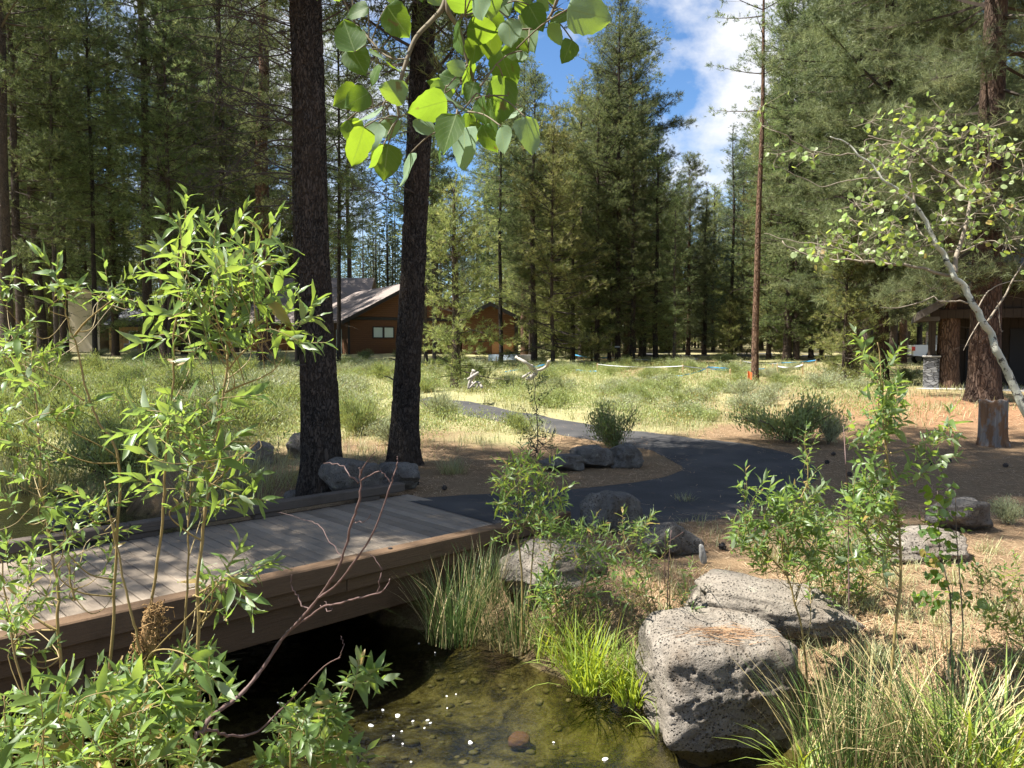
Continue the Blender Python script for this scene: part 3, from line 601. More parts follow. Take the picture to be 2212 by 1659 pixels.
CONE = ([0, .08, .35, .7, 1], [.78, 1, .92, .58, .10]); LODGE = ([0, .15, .5, .8, 1], [.65, .95, 1.0, .8, .22]); POND = ([0, .2, .6, .85, 1], [.8, 1, .95, .7, .25])
PROTO = {}
def proto(name, seed, H, r0, cb, rmax, prof, bark='bark', wob=.12, **kw):
    tm, P, R = trunk_mesh(name + '_trunk', H, r0, M[bark], seed, wob=wob)
    cm, lm = crown_mesh(name, seed, H, cb, rmax, prof, P=P, **kw)
    PROTO[name] = dict(trunk=tm, crown=cm, limbs=lm, H=H, r0=r0)
proto('lodge_a', 11, 21, .16, 3.8, 2.8, LODGE, dead=18, gap=.18, K=10, clump=1.0, dens=.9)
proto('lodge_b', 12, 23, .17, 2.6, 3.0, LODGE, sp=.46, dead=16, gap=.18, K=10, clump=1.0, dens=.9)
proto('lodge_c', 13, 19, .14, 5.5, 2.6, LODGE, dead=26, gap=.18, K=10)
proto('young_a', 14, 11, .12, .8, 2.6, CONE, mat='needle_young', sp=.36, tip=.3, gap=.08, el=(-4, 14, 50), K=10, clump=.85, dens=1.1)
proto('young_b', 15, 14, .14, 1.2, 2.9, CONE, mat='needle_young', sp=.40, tip=.25, gap=.10, el=(-6, 12, 50), K=10, clump=.95, dens=1.1)
proto('young_c', 16, 7.5, .09, .5, 2.3, CONE, mat='needle_young', sp=.30, tip=.25, gap=.10, el=(-5, 12, 48), K=11, clump=.75, dens=1.2)
proto('pond_a', 17, 27, .36, 4.6, 4.2, POND, bark='bark_red', mat='needle_ponderosa', tl=.32, tw=.022, K=14, sp=.62, gap=.12, dead=14, clump=1.35, dens=.85, fan=1.0)
proto('pond_b', 18, 24, .34, 3.6, 3.8, POND, bark='bark_red', mat='needle_ponderosa', tl=.30, tw=.022, K=14, sp=.60, gap=.14, dead=14, clump=1.3, dens=.85, fan=1.0)
proto('big_fir', 19, 26, .26, 2.0, 3.0, LODGE, sp=.44, dead=8, gap=.08, K=10, clump=1.15)
proto('tall_a', 22, 27, .20, 9.5, 2.9, LODGE, sp=.50, dead=46, gap=.15, K=10, clump=1.1)
proto('tall_b', 23, 29, .22, 7.5, 3.2, LODGE, sp=.50, dead=44, gap=.15, K=10, clump=1.15)
proto('spire', 20, 18, .13, 1.2, 1.9, CONE, mat='needle_blue', sp=.42, gap=.08, clump=.8)
proto('sparse', 21, 19, .13, 9.5, 2.1, LODGE, bark='bark_grey', sp=.75, nb=(1, 3), gap=.25, dead=12, clump=.8)

TREE_AT = []
def tree(kind, px, py, wpx=None, top=None, label='', name='pine_tree', cat='pine tree', group=None, lean=(0, 0), at=None, bark=None, rz=None, scale=None, depth=None):
    p = PROTO[kind]
    if at is None:
        at = PG(px, py) if depth is None else PD(px, py, depth)
        if depth is not None: at[2] = gz1(at[0], at[1])
    at = np.array([at[0], at[1], gz1(at[0], at[1]) - .05]); d = at[1]
    if top is not None: s = (PD(px, top, d)[2] - at[2]) / p['H']
    else: s = scale or 1.0
    i = len(TREE_AT); TREE_AT.append(at)
    r = thing(name, label, cat, at, group, (i * 2.399) if rz is None else rz); r.scale = (s, s, s); r.rotation_euler[0] = lean[1]; r.rotation_euler[1] = lean[0]
    if lean != (0, 0): r.rotation_euler[2] = 0
    for part in ('trunk', 'limbs', 'crown'):
        o = bpy.data.objects.new(part, p[part]); COL.objects.link(o); o.parent = r
        if part == 'trunk':
            if wpx: k = wpx / F * d * .5 / (p['r0'] * s * .93); o.scale = (k, k, 1)
            if bark:
                o.material_slots[0].link = 'OBJECT'; o.material_slots[0].material = M[bark]
    return r
#@@TREES
# --- the two big dark trunks by the bridge
def hero_trunk(name, label, px_pts, depth, H, seed, bark='bark_dark', limbs=()):
    # px_pts: (centre x, y, width) down the visible trunk in the photograph's frame, placed at one distance
    base = PD(px_pts[-1][0], px_pts[-1][1], depth); base[2] = gz1(base[0], base[1])
    P = []; R = []
    for (x, y, w) in px_pts[::-1]:
        p = PD(x, y, depth); P.append(p); R.append(w / F * depth * .5)
    P = np.array(P); R = np.array(R); P[0, 2] = base[2] - .35
    top = P[-1] + (P[-1] - P[-2]) / (P[-1][2] - P[-2][2]) * (H - P[-1][2]) * .8; P = np.vstack([P, top]); R = np.append(R, .04)
    zs = np.concatenate([np.linspace(P[0, 2], P[-2, 2] + .5, 260), np.linspace(P[-2, 2] + .6, H * .95, 30)])
    C = np.stack([np.interp(zs, P[:, 2], P[:, q]) for q in range(3)], -1); C[:, 2] = zs; RR = np.interp(zs, P[:, 2], R)
    rt = thing(name, label, 'pine tree', base)
    n = 72; th = np.linspace(0, 2 * pi, n, endpoint=False)
    A = np.stack(np.broadcast_arrays(np.cos(th)[None] * 5.5 * RR[:, None] / .25, np.sin(th)[None] * 5.5 * RR[:, None] / .25, zs[:, None] * 2.6), -1)
    pl = fbm(A, 3, seed); rid = 1 - np.abs(vnoise(A * 1.7, seed + 5) * 2 - 1)
    fl = 1 + (.16 + .20 * np.cos(th * 5 + seed) + .08 * np.cos(th * 3))[None] * np.exp(-np.maximum(0, zs - zs[0] - .3) / .26)[:, None]
    rad = RR[:, None] * fl + .040 * (pl - .5) - .022 * sst(.70, .95, rid)
    V = np.stack([C[:, 0:1] + rad * np.cos(th), C[:, 1:2] + rad * np.sin(th), np.broadcast_to(zs[:, None], rad.shape)], -1) - base
    i, j = np.meshgrid(np.arange(len(zs) - 1), np.arange(n), indexing='ij'); j2 = (j + 1) % n
    mb = MB(); mb.add(V.reshape(-1, 3), None, np.stack([i * n + j, i * n + j2, (i + 1) * n + j2, (i + 1) * n + j], -1).reshape(-1, 4)); mb.build('trunk', M[bark], rt, True)
    PP = C - base
    cm, lm = crown_mesh(name, seed, H - base[2], 7.6, 3.3, LODGE, P=PP, dead=0, gap=.06, sp=.40, clump=1.15)
    for nm, me in (('limbs', lm), ('crown', cm)): o = bpy.data.objects.new(nm, me); COL.objects.link(o); o.parent = rt
    return rt, C, RR, base
def dead_limbs(rt, C, RR, base, seed, zr, count, azr, Lr, droop=.35, tufts=0, r0=.011, sub=(5, 10), name='dead_limbs'):
    rng = np.random.default_rng(seed); S0 = []; S1 = []; R0 = []; R1 = []; TP = []; TD = []
    def grow(p, d, L, r, lvl):
        n = 9 if lvl == 0 else 6; pts = [p]
        for q in range(n):
            d = nrm(d + rng.normal(size=3) * (.17 if lvl == 0 else .24) - np.array([0, 0, droop / n * (1.2 if lvl == 0 else .6)])); pts.append(pts[-1] + d * L / n)
        pts = np.array(pts); s = np.linspace(0, 1, n + 1); rr = r * (1 - .8 * s) + .0012
        S0.append(pts[:-1]); S1.append(pts[1:]); R0.append(rr[:-1]); R1.append(rr[1:])
        if lvl < 2:
            for q in range((rng.integers(*sub) if sub[1] > 1 else 0) if lvl == 0 else rng.integers(2, 5)):
                k = rng.integers(2, n); grow(pts[k], nrm(nrm(pts[k] - pts[k - 1]) + rng.normal(size=3) * .75), L * rng.uniform(.22, .5), rr[k] * .6, lvl + 1)
        if tufts and rng.random() < tufts: TP.append(pts[-1]); TD.append(d)
    for q in range(count):
        z = rng.uniform(*zr); a = rng.uniform(*azr); c = np.array([np.interp(z, C[:, 2], C[:, k]) for k in range(3)]); r = np.interp(z, C[:, 2], RR)
        h = np.array([cos(a), sin(a), rng.uniform(-.15, .35)]); grow(c + h * np.array([r * .9, r * .9, 0]) - base, nrm(h), rng.uniform(*Lr), r0 * rng.uniform(.7, 1.3), 0)
    mb = MB(); mb.segs(np.concatenate(S0), np.concatenate(S1), np.concatenate(R0), np.concatenate(R1), 4); mb.build(name, M['twig_dead'], rt)
    if TP:
        TP = np.array(TP); TD = np.array(TD); m = len(TP); K = 26; D = nrm(TD[:, None] * .8 + nrm(rng.normal(size=(m, K, 3))) * .9); B = TP[:, None] - TD[:, None] * rng.uniform(0, .09, (m, K, 1))
        c = np.stack([np.repeat(rng.uniform(.1, .8, m)[:, None], K, 1), np.zeros((m, K)), np.zeros((m, K))], -1).reshape(-1, 3)
        mb = MB(); mb.blades(B.reshape(-1, 3), D.reshape(-1, 3), .065, .005, c, rng); mb.build('needle_tufts', M['needle'], rt)
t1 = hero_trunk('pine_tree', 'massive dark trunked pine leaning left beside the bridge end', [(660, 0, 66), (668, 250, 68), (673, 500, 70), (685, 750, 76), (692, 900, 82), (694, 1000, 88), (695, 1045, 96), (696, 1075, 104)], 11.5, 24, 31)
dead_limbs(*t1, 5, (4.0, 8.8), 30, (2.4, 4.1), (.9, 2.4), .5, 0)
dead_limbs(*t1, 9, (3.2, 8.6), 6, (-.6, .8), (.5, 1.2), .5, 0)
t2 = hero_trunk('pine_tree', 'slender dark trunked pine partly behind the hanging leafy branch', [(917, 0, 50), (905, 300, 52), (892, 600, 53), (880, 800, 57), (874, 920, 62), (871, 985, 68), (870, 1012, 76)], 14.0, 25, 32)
dead_limbs(*t2, 6, (3.8, 9.0), 16, (2.2, 4.6), (.9, 2.2), .3, .55, sub=(5, 9))

for t_, sd_ in ((t1, 210), (t2, 220)):
    for q_ in range(12): dead_limbs(*t_, sd_ + q_, (1.2 + q_ * .5, 1.6 + q_ * .55), 1, (3.0, 6.4), (.05, .28), .2, 0, r0=.016, sub=(0, 1), name='branch_stub')
# --- trees one can tell apart (trunk foot x, foot y, trunk width, crown top y)
G = tree
G('tall_b', 22, 780, 30, None, 'thick reddish dark pine trunk at the far left edge', bark='bark_red', scale=1.15, lean=(-.05, 0))
G('tall_a', 92, 782, 19, None, 'dark pine with short bare side twigs, second trunk from the left edge', scale=1.05, lean=(-.02, 0))
G('tall_a', 122, 792, 9, None, 'very thin pale pole pine close in front of a stouter trunk at far left', bark='bark_grey', scale=.95, lean=(.01, 0))
G('tall_b', 141, 778, 16, None, 'stouter pine right behind the thin pale pole pine', scale=1.1)
G('tall_a', 207, 786, 10, None, 'thin dark straight pine in front of the cream walled house', bark='bark_dark', scale=.95)
G('tall_b', 358, 772, 23, None, 'lichen flecked stout pine rising behind the tall willow sapling', scale=1.15)
G('tall_a', 487, 775, 21, None, 'brown pine trunk with tangled dead twigs left of the massive dark trunk', scale=1.2)
G('tall_b', 575, 786, 36, None, 'red barked pine standing on a brown needle mound in front of the long pale roof', scale=1.1, bark='bark_red')
G('tall_a', 642, 797, 9, None, 'thin dark pine touching the left side of the massive dark trunk', bark='bark_dark', scale=.9)
G('tall_b', 732, 795, 9, None, 'thin leaning pine between the massive trunk and the cabin window', bark='bark_dark', scale=.85, lean=(.012, 0))
G('young_c', 985, 838, 19, 400, 'bushy young pine with low boughs just right of the slender dark trunk', lean=(-.01, 0))
G('tall_a', 920, 795, 8, None, 'slim pine hugging the right side of the slender dark trunk', scale=.75)
G('tall_b', 938, 792, 8, None, 'slim pine between the slender dark trunk and the bushy young pine', bark='bark_grey', scale=.8)
G('tall_a', 1082, 786, 9, 150, 'thin dark pine in front of the tan panel at the cabin end', bark='bark_dark')
G('tall_b', 1132, 768, 13, 120, 'reddish barked pine at the right corner of the brown cabin', bark='bark_red')
G('lodge_c', 1153, 788, 12, 150, 'dark stemmed pine right of the cabin corner')
G('young_a', 1195, 792, 8, 235, 'sunlit yellow green young pine in the centre, pointed at its top')
G('young_b', 1237, 783, 9, 300, 'yellow green pine right behind the central young pine')
G('lodge_b', 1289, 786, 10, 150, 'narrow pine left of the tallest sunlit pine')
G('lodge_c', 1316, 783, 7, 200, 'leaning thin pole pine below the tallest sunlit pine', lean=(.02, 0))
G('big_fir', 1334, 786, 11, -35, 'tallest sunlit pine left of the blue sky gap, its tip reaching the top')
G('pond_a', 1357, 775, 21, 40, 'orange barked ponderosa with a white ribbon round its trunk', scale=.9)
G('lodge_b', 1366, 787, 11, 330, 'dark pole pine directly in front of the ribboned ponderosa', bark='bark_dark')
G('lodge_a', 1387, 772, 14, 190, 'dark pine behind and right of the ribboned ponderosa', bark='bark_dark')
G('lodge_b', 1416, 786, 11, 290, 'dark stemmed pine edging the left side of the blue sky gap', bark='bark_dark')
G('lodge_b', 1456, 788, 7, 430, 'thin short pine under the blue sky gap', bark='bark_grey')
G('pond_b', 1486, 767, 9, 345, 'pointed pine with orange lower trunk in the middle of the sky gap')
G('spire', 1521, 767, 9, 395, 'small pointed pine right of the orange trunk in the sky gap', bark='bark')
G('spire', 1579, 771, 8, 272, 'tall pale spire shaped pine at the right side of the sky gap')
G('sparse', 1631, 829, 14, None, 'tall bare reddish pole pine with a thin high crown, beside the orange flag', bark='bark_red', scale=1.0, lean=(.006, 0))
G('young_b', 1660, 775, 9, 330, 'bushy yellow green pine right behind the bare pole pine')
G('big_fir', 1720, 778, 12, -60, 'dense dark pine behind the leaning aspen branches')
G('young_a', 1752, 772, 9, 420, 'low olive pine with bare grey lower boughs behind the stakes')
G('young_c', 1822, 832, 9, 480, 'small ragged pine with a thin stem on the orange needle bed')
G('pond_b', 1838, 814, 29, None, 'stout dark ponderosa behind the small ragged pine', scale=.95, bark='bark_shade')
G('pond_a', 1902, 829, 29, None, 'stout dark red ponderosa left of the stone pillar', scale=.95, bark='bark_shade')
G('pond_b', 1927, 788, 15, None, 'grey brown pine half behind the dark red ponderosa', scale=.8, bark='bark')
G('pond_a', 1949, 787, 15, None, 'slim reddish pine left of the white truck', scale=.8)
G('tall_b', 2006, 768, 12, None, 'thin dark pine behind the stone pillar', scale=.95, bark='bark_dark')
G('pond_a', 2045, 837, 41, None, 'sunlit orange brown ponderosa in front of the stone pillar', scale=1.0)
for q in (('big_fir', 1700, 776, 'dense pine filling the gap right of the bare pole pine'), ('lodge_b', 1775, 778, 'bushy pine behind the ragged small pine, left one'), ('big_fir', 1868, 780, 'tall dense pine between the two dark ponderosas'), ('lodge_b', 1985, 776, 'dense pine rising over the pavilion roof'), ('big_fir', 250, 768, 'dense tall pine above the cream walled house'), ('big_fir', 425, 768, 'dense tall pine behind the willow top'), ('big_fir', 60, 767, 'dense pine between the reddish trunk and its neighbour'), ('young_b', 1255, 776, 'broad sunlit pine between the central young pine and the tallest pine'), ('young_b', 1110, 765, 'broad olive pine behind the cabin corner')):
    G(q[0], q[1], q[2], None, {1255: 165, 1110: 215}.get(q[1]), q[3], scale=1.05, depth=76 if q[1] == 1110 else None)
# the biggest ponderosa at the right, its long needled boughs hanging over the scene
def big_ponderosa():
    at = PG(2124, 866); d = at[1]; H = 27
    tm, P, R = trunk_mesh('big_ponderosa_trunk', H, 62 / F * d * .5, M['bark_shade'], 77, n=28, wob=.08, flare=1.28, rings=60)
    rt = thing('pine_tree', 'largest ponderosa with flared base, behind the old stump', 'pine tree', at)
    cm, lm = crown_mesh('big_ponderosa', 78, H, 4.2, 4.6, ([0, .1, .3, .7, 1], [.5, .9, 1, .8, .2]), P=P, tl=.27, tw=.012, K=20, sp=.60, gap=.06, fan=1.05, mat='needle_ponderosa', el=(-20, -6, 38), dead=14, dens=1.0, clump=1.5)
    for nm, me in (('trunk', tm), ('limbs', lm), ('crown', cm)): o = bpy.data.objects.new(nm, me); COL.objects.link(o); o.parent = rt
    return at
big_ponderosa()
# pines beside the view on the left whose shade falls on the bridge and the path
for k, (x, y, kd) in enumerate([(-7.9, 10.3, 'tall_b'), (-9.6, 8.9, 'tall_b'), (-12.3, 9.4, 'lodge_b'), (-11.2, 11.8, 'tall_b'), (-14.2, 10.6, 'lodge_b'), (-16.5, 12.4, 'lodge_b'), (-18, 9.2, 'lodge_b')]):
    tree(kd, 0, 0, 20, None, 'pine standing out of view on the left bank', group='pines beyond the left edge', at=(x, y), scale=1.12)
# --- the wood behind: individual pines nothing tells apart
def forest_fill():
    rng = np.random.default_rng(8); done = 0; tries = 0
    lab = ['slim pine deep in the left wood behind the houses', 'background pine in the wood behind the brown cabin', 'background pine beyond the far road', 'background pine behind the right hand pavilion']
    grp = ['pines deep in the left wood', 'pines behind the cabin', 'pines beyond the far road', 'pines behind the pavilion']
    while done < 160 and tries < 6000:
        tries += 1
        px = rng.uniform(-120, 2330); d = rng.uniform(38 if px < 560 or px > 1830 else 46, 105); x = (px - CX) / F * d
        if min(np.hypot(a[0] - x, a[1] - d) for a in TREE_AT) < 2.6: continue
        if (640 < px < 1140 and d < 92 and -23 < x < 2): continue
        if 130 < px < 320 and 58 < d < 80: continue
        if 540 < px < 800 and d < 92: continue
        if 1950 < px and d < 56: continue
        if px < 560 and d < 60 and rng.random() < .6: continue
        if 1380 < px < 2000 and 55 < d < 69: continue
        if 1200 < px < 1800 and d < 62: continue
        q = 0 if px < 560 else 1 if px < 1180 else 2 if px < 1800 else 3
        top = None; sc = rng.uniform(1.2, 1.65)
        kd = rng.choice(['lodge_a', 'lodge_c', 'lodge_c', 'tall_a', 'tall_b', 'young_b', 'lodge_b'] if q != 2 else ['lodge_a', 'lodge_b', 'young_b', 'spire', 'lodge_b'])
        if 1420 < px < 1640: top = rng.uniform(370, 520) if 1440 < px < 1570 else rng.uniform(300, 450)
        elif 1120 < px < 1270: top = rng.uniform(220, 380)
        elif 1270 < px <= 1420: top = rng.uniform(150, 350)
        elif 1640 <= px < 1760: top = rng.uniform(120, 330)
        z0 = gz1(x, d)
        if top is not None: top = top; sc = (PD(px, top, d)[2] - z0) / PROTO[kd]['H']
        tree(kd, 0, 0, None, None, lab[q], group=grp[q], at=(x, d), scale=sc); done += 1
forest_fill()
def understory():
    rng = np.random.default_rng(18); n = 0; tr = 0
    while n < 46 and tr < 3000:
        tr += 1; d = rng.uniform(46, 98); px = rng.uniform(-60, 2000); x = (px - CX) / F * d
        if min(np.hypot(a[0] - x, a[1] - d) for a in TREE_AT) < 1.3 or (1350 < px and 54 < d < 70) or (480 < px < 1150 and d < 92) or (130 < px < 320 and d < 80): continue
        tree(['young_c', 'young_a', 'young_c'][n % 3], 0, 0, None, None, 'small young pine low among the trunks of the far wood', group='young pines under the far trees', at=(x, d), scale=rng.uniform(.5, .95)); n += 1
understory()
def far_wood():
    # the wood's far mass, where trees can no longer be counted
    rng = np.random.default_rng(3); mb = MB(); tb = MB()
    for q in range(640):
        d = rng.uniform(104, 190); px = rng.uniform(-200, 2400); x = (px - CX) / F * d; z0 = gz1(x, d); H = rng.uniform(16, 25); cb = rng.uniform(.1, 2.0); rm = rng.uniform(1.8, 2.8)
        if 1420 < px < 1600: H = rng.uniform(10, 16)
        m = 420; t = rng.random(m) ** 1.2; h = cb + t * (H - cb); rr = rm * (1 - t) ** .8 * np.sqrt(rng.random(m)) + .1; a = rng.uniform(0, 6.28, m)
        B = np.stack([x + rr * np.cos(a), d + rr * np.sin(a), z0 + h], -1); D = nrm(np.stack([np.cos(a), np.sin(a), rng.uniform(-.3, .8, m)], -1) + rng.normal(size=(m, 3)) * .5)
        c = np.stack([np.clip(rng.normal(.45, .25, m), 0, 1), np.zeros(m), np.zeros(m)], -1); mb.blades(B, D, rng.uniform(.5, .9, m), .22, c, rng)
        tb.segs(np.array([[x, d, z0 - .3]]), np.array([[x, d, z0 + H]]), .17, .03, 5)
    tag(mb.build('far_wood', M['needle_blue']), 'hazy mass of pines at the back of the wood', 'wood', kind='stuff')
    tag(tb.build('far_wood_trunks', M['bark']), 'bare trunks of the pines at the back of the wood', 'wood', kind='stuff')
far_wood()
#@@PART4
# ------------------------------------------------------------------ boulders
from mathutils import noise as mnoise
def ico(sub):
    import bmesh
    bm = bmesh.new(); bmesh.ops.create_icosphere(bm, subdivisions=sub, radius=1); V = np.array([v.co[:] for v in bm.verts]); T = np.array([[v.index for v in f.verts] for f in bm.faces]); bm.free(); return V, T
ICO = {}
def rock(label, px, py, depth, dims, seed, boxy=.5, rz=0, mat='rock', sub=5, z=None, rough=.12, low=.55, facets=7, tilt=(0, 0), name='boulder', cat='boulder', pits=0, group=None):
    # px, py: the middle of its foot
    if sub not in ICO: ICO[sub] = ico(sub)
    V, T = ICO[sub]; V = V.copy(); p = 2 + boxy * 5
    V = V / (np.sum(np.abs(V) ** p, 1, keepdims=True) ** (1 / p))
    rg_ = np.random.default_rng(seed * 13 + 1)
    for q_ in range(facets):      # broken faces
        nn = nrm(rg_.normal(size=3) + np.array([0, -.25, .25])); ex = np.maximum(0, V @ nn - rg_.uniform(.70, .95)); V = V - .85 * ex[:, None] * nn
    n = fbm(V * 1.1 + seed * 7.7, 4, seed); n2 = fbm(V * 4 + seed, 4, seed + 3); rg = 1 - np.abs(vnoise(V * 1.9 + seed * 3, seed) * 2 - 1)
    V = V * (1 + (n[:, None] - .5) * low + (n2[:, None] - .5) * rough + (rg[:, None] - .5) * rough * .8)
    if pits:
        q = vnoise(V * np.array(dims) * 34, 7) * vnoise(V * np.array(dims) * 15 + 4, 8); V = V * (1 - pits * sst(.42, .62, q)[:, None])
    V = V * np.array(dims) * .5
    a, b = tilt; R = np.array(Matrix.Rotation(rz, 3, 'Z') @ Matrix.Rotation(a, 3, 'X') @ Matrix.Rotation(b, 3, 'Y')); V = V @ R.T
    at = PD(px, py, depth); at[2] = gz1(at[0], at[1]) if z is None else z
    at = at + np.array([0, dims[1] * .35, 0]); V[:, 2] -= V[:, 2].min() + dims[2] * .12
    mb = MB(); mb.add(V, T); return tag(mb.build(name, M[mat], smooth=True, loc=tuple(at)), label, cat, group)
def dep(py, z): return (2.2 - z) * F / (py - 745)
rock('pitted pale boulder with a flat top, biggest at the water edge', 1560, 1638, 5.6, (1.0, .88, .90), 9, .85, .12, sub=6, z=-.82, rough=.11, low=.36, facets=0, pits=.07, tilt=(.08, -.03))
rock('long low pale slab of rock right behind the biggest water edge boulder', 1700, 1420, 6.15, (1.40, .68, .48), 5, .6, -.22, sub=6, z=-.36, rough=.14, low=.45, facets=3, pits=.03, tilt=(.05, .12))
rock('broad rounded boulder under the timber end of the bridge curb', 1190, 1290, 7.55, (1.10, .9, .62), 8, .35, .1, sub=5, z=-.36, rough=.08)
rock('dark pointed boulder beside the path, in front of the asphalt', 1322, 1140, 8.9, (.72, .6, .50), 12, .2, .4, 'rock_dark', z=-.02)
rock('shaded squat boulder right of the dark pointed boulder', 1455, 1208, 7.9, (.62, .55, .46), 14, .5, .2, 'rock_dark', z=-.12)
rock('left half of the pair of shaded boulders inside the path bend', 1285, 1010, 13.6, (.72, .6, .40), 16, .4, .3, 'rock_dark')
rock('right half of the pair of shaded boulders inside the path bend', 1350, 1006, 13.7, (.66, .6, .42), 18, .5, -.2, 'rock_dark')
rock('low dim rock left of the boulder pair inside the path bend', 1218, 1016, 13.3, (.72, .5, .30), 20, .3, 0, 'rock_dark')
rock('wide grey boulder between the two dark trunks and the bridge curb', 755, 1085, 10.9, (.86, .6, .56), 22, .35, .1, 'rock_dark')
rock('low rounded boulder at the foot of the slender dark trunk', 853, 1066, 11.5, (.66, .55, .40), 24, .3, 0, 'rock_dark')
rock('pale topped small rock in the grass left of the massive trunk', 558, 1005, 14.0, (.52, .45, .42), 26, .4, .3)
rock('tan rock touching the left side of the massive trunk', 640, 985, 14.6, (.42, .4, .50), 28, .4, 0)
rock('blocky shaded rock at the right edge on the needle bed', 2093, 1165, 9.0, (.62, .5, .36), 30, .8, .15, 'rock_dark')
rock('flat pale sunlit rock half buried in needles at the right', 1990, 1250, 7.7, (1.05, .7, .26), 32, .4, .1)
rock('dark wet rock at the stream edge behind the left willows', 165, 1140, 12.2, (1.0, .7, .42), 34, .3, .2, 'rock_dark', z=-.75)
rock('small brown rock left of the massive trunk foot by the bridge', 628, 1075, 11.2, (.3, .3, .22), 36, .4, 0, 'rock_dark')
rock('thin white upright stone shard on the shaded needles', 1518, 1216, 7.6, (.065, .05, .19), 38, .3, 0, 'shard', 4, rough=.2, name='stone_shard', cat='stone', tilt=(0, -.15))
rock('round red stone under the shallow water', 1122, 1618, 6.0, (.17, .15, .10), 40, .1, 0, 'red_stone', 4, z=-1.03, facets=0, name='stone', cat='stone')
def needle_pile():
    rng = np.random.default_rng(12); b = bpy.data.objects['boulder']; V = np.array([v.co[:] for v in b.data.vertices]) + np.array(b.location); n = 230; c = PD(1560, 1425, 5.7); xy = np.stack([c[0] + rng.normal(size=n) * .15, c[1] + rng.normal(size=n) * .07], -1); mb = MB(); Vt = V[V[:, 2] > V[:, 2].max() - .35]; B = []; D = []
    for q in range(n):
        z = []
        a = rng.uniform(-.5, .5) + (pi if rng.random() < .5 else 0); L = rng.uniform(.06, .14); e = xy[q] + L * np.array([cos(a), sin(a)])
        for p in (xy[q], e): d2 = (Vt[:, 0] - p[0]) ** 2 + (Vt[:, 1] - p[1]) ** 2; k = np.argsort(d2)[:6]; z.append(Vt[k, 2].max() if d2[k[0]] < .002 else None)
        if None in z: continue
        B.append((*xy[q], z[0] + .003 + .008 * rng.random())); D.append((*e, z[1] + .003 + .010 * rng.random()))
    B = np.array(B); D = np.array(D); mb.segs(B, D, .0016, .0013, 3, np.full(3, .25)); mb.C[0] = np.repeat(np.stack([rng.uniform(.1, .7, len(B))] * 3, -1), 6, 0); tag(mb.build('needle_pile', M['litter']), 'fallen orange pine needles on top of the biggest boulder', 'needles', kind='stuff')
needle_pile()
def stream_pebbles():
    rng = np.random.default_rng(29); V0, T0 = ico(2); mb = MB(); n = 0
    while n < 240:
        d = rng.uniform(4.6, 8.5); px = rng.uniform(500, 1750); x = (px - CX) / F * d
        if not inside(STREAM, np.array([x]), np.array([d]))[0]: continue
        z = gz1(x, d); r = rng.uniform(.012, .045) * (1.6 if rng.random() < .06 else 1); V = V0 * (1 + (fbm(V0 * 1.5 + n, 2, n)[:, None] - .5) * .6) * r * np.array([1, rng.uniform(.6, 1), rng.uniform(.4, .7)]); t = rng.random(); mb.add(V + np.array([x, d, z + r * .15]), T0, None, np.array([t, rng.random(), 0])); n += 1
    tag(mb.build('stream_pebbles', M['pebble'], smooth=True), 'mossy brown pebbles on the stream bed', 'pebbles', kind='stuff')
stream_pebbles()
def foam_flecks():
    rng = np.random.default_rng(6); pts = [(859, 1546, 9), (801, 1567, 8), (827, 1534, 5), (924, 1556, 5), (930, 1562, 4), (892, 1558, 4), (1016, 1604, 8), (1307, 1640, 9), (1196, 1604, 3), (850, 1590, 3), (917, 1573, 3), (868, 1580, 3), (965, 1504, 3), (966, 1530, 2.5), (985, 1500, 2.5), (888, 1646, 3), (870, 1607, 3), (600, 1518, 3), (640, 1500, 3), (700, 1476, 3), (940, 1410, 2.5), (905, 1390, 2.5)]
    for (x, y, w) in pts:
        p = PZ(x, y, WZ + .004); r = .72 * w / F * p[1]; n = 14; th = np.linspace(0, 6.283, n, endpoint=False); rr = r * (1 + .25 * np.sin(th * 2 + x) + .12 * np.sin(th * 3 + y))
        V = np.vstack([[(0, 0, .006)], np.stack([rr * np.cos(th) * .75, rr * np.sin(th) * .75, 0 * th + .005], -1), np.stack([rr * np.cos(th), rr * np.sin(th), 0 * th], -1)])
        mb = MB(); mb.add(V, [(0, 1 + i, 1 + (i + 1) % n) for i in range(n)], [(1 + i, 1 + n + i, 1 + n + (i + 1) % n, 1 + (i + 1) % n) for i in range(n)])
        tag(mb.build('foam_fleck', M['foam'], smooth=True, loc=tuple(p)), 'white foam fleck floating on the dark stream water', 'foam fleck', 'foam flecks on the stream')
foam_flecks()

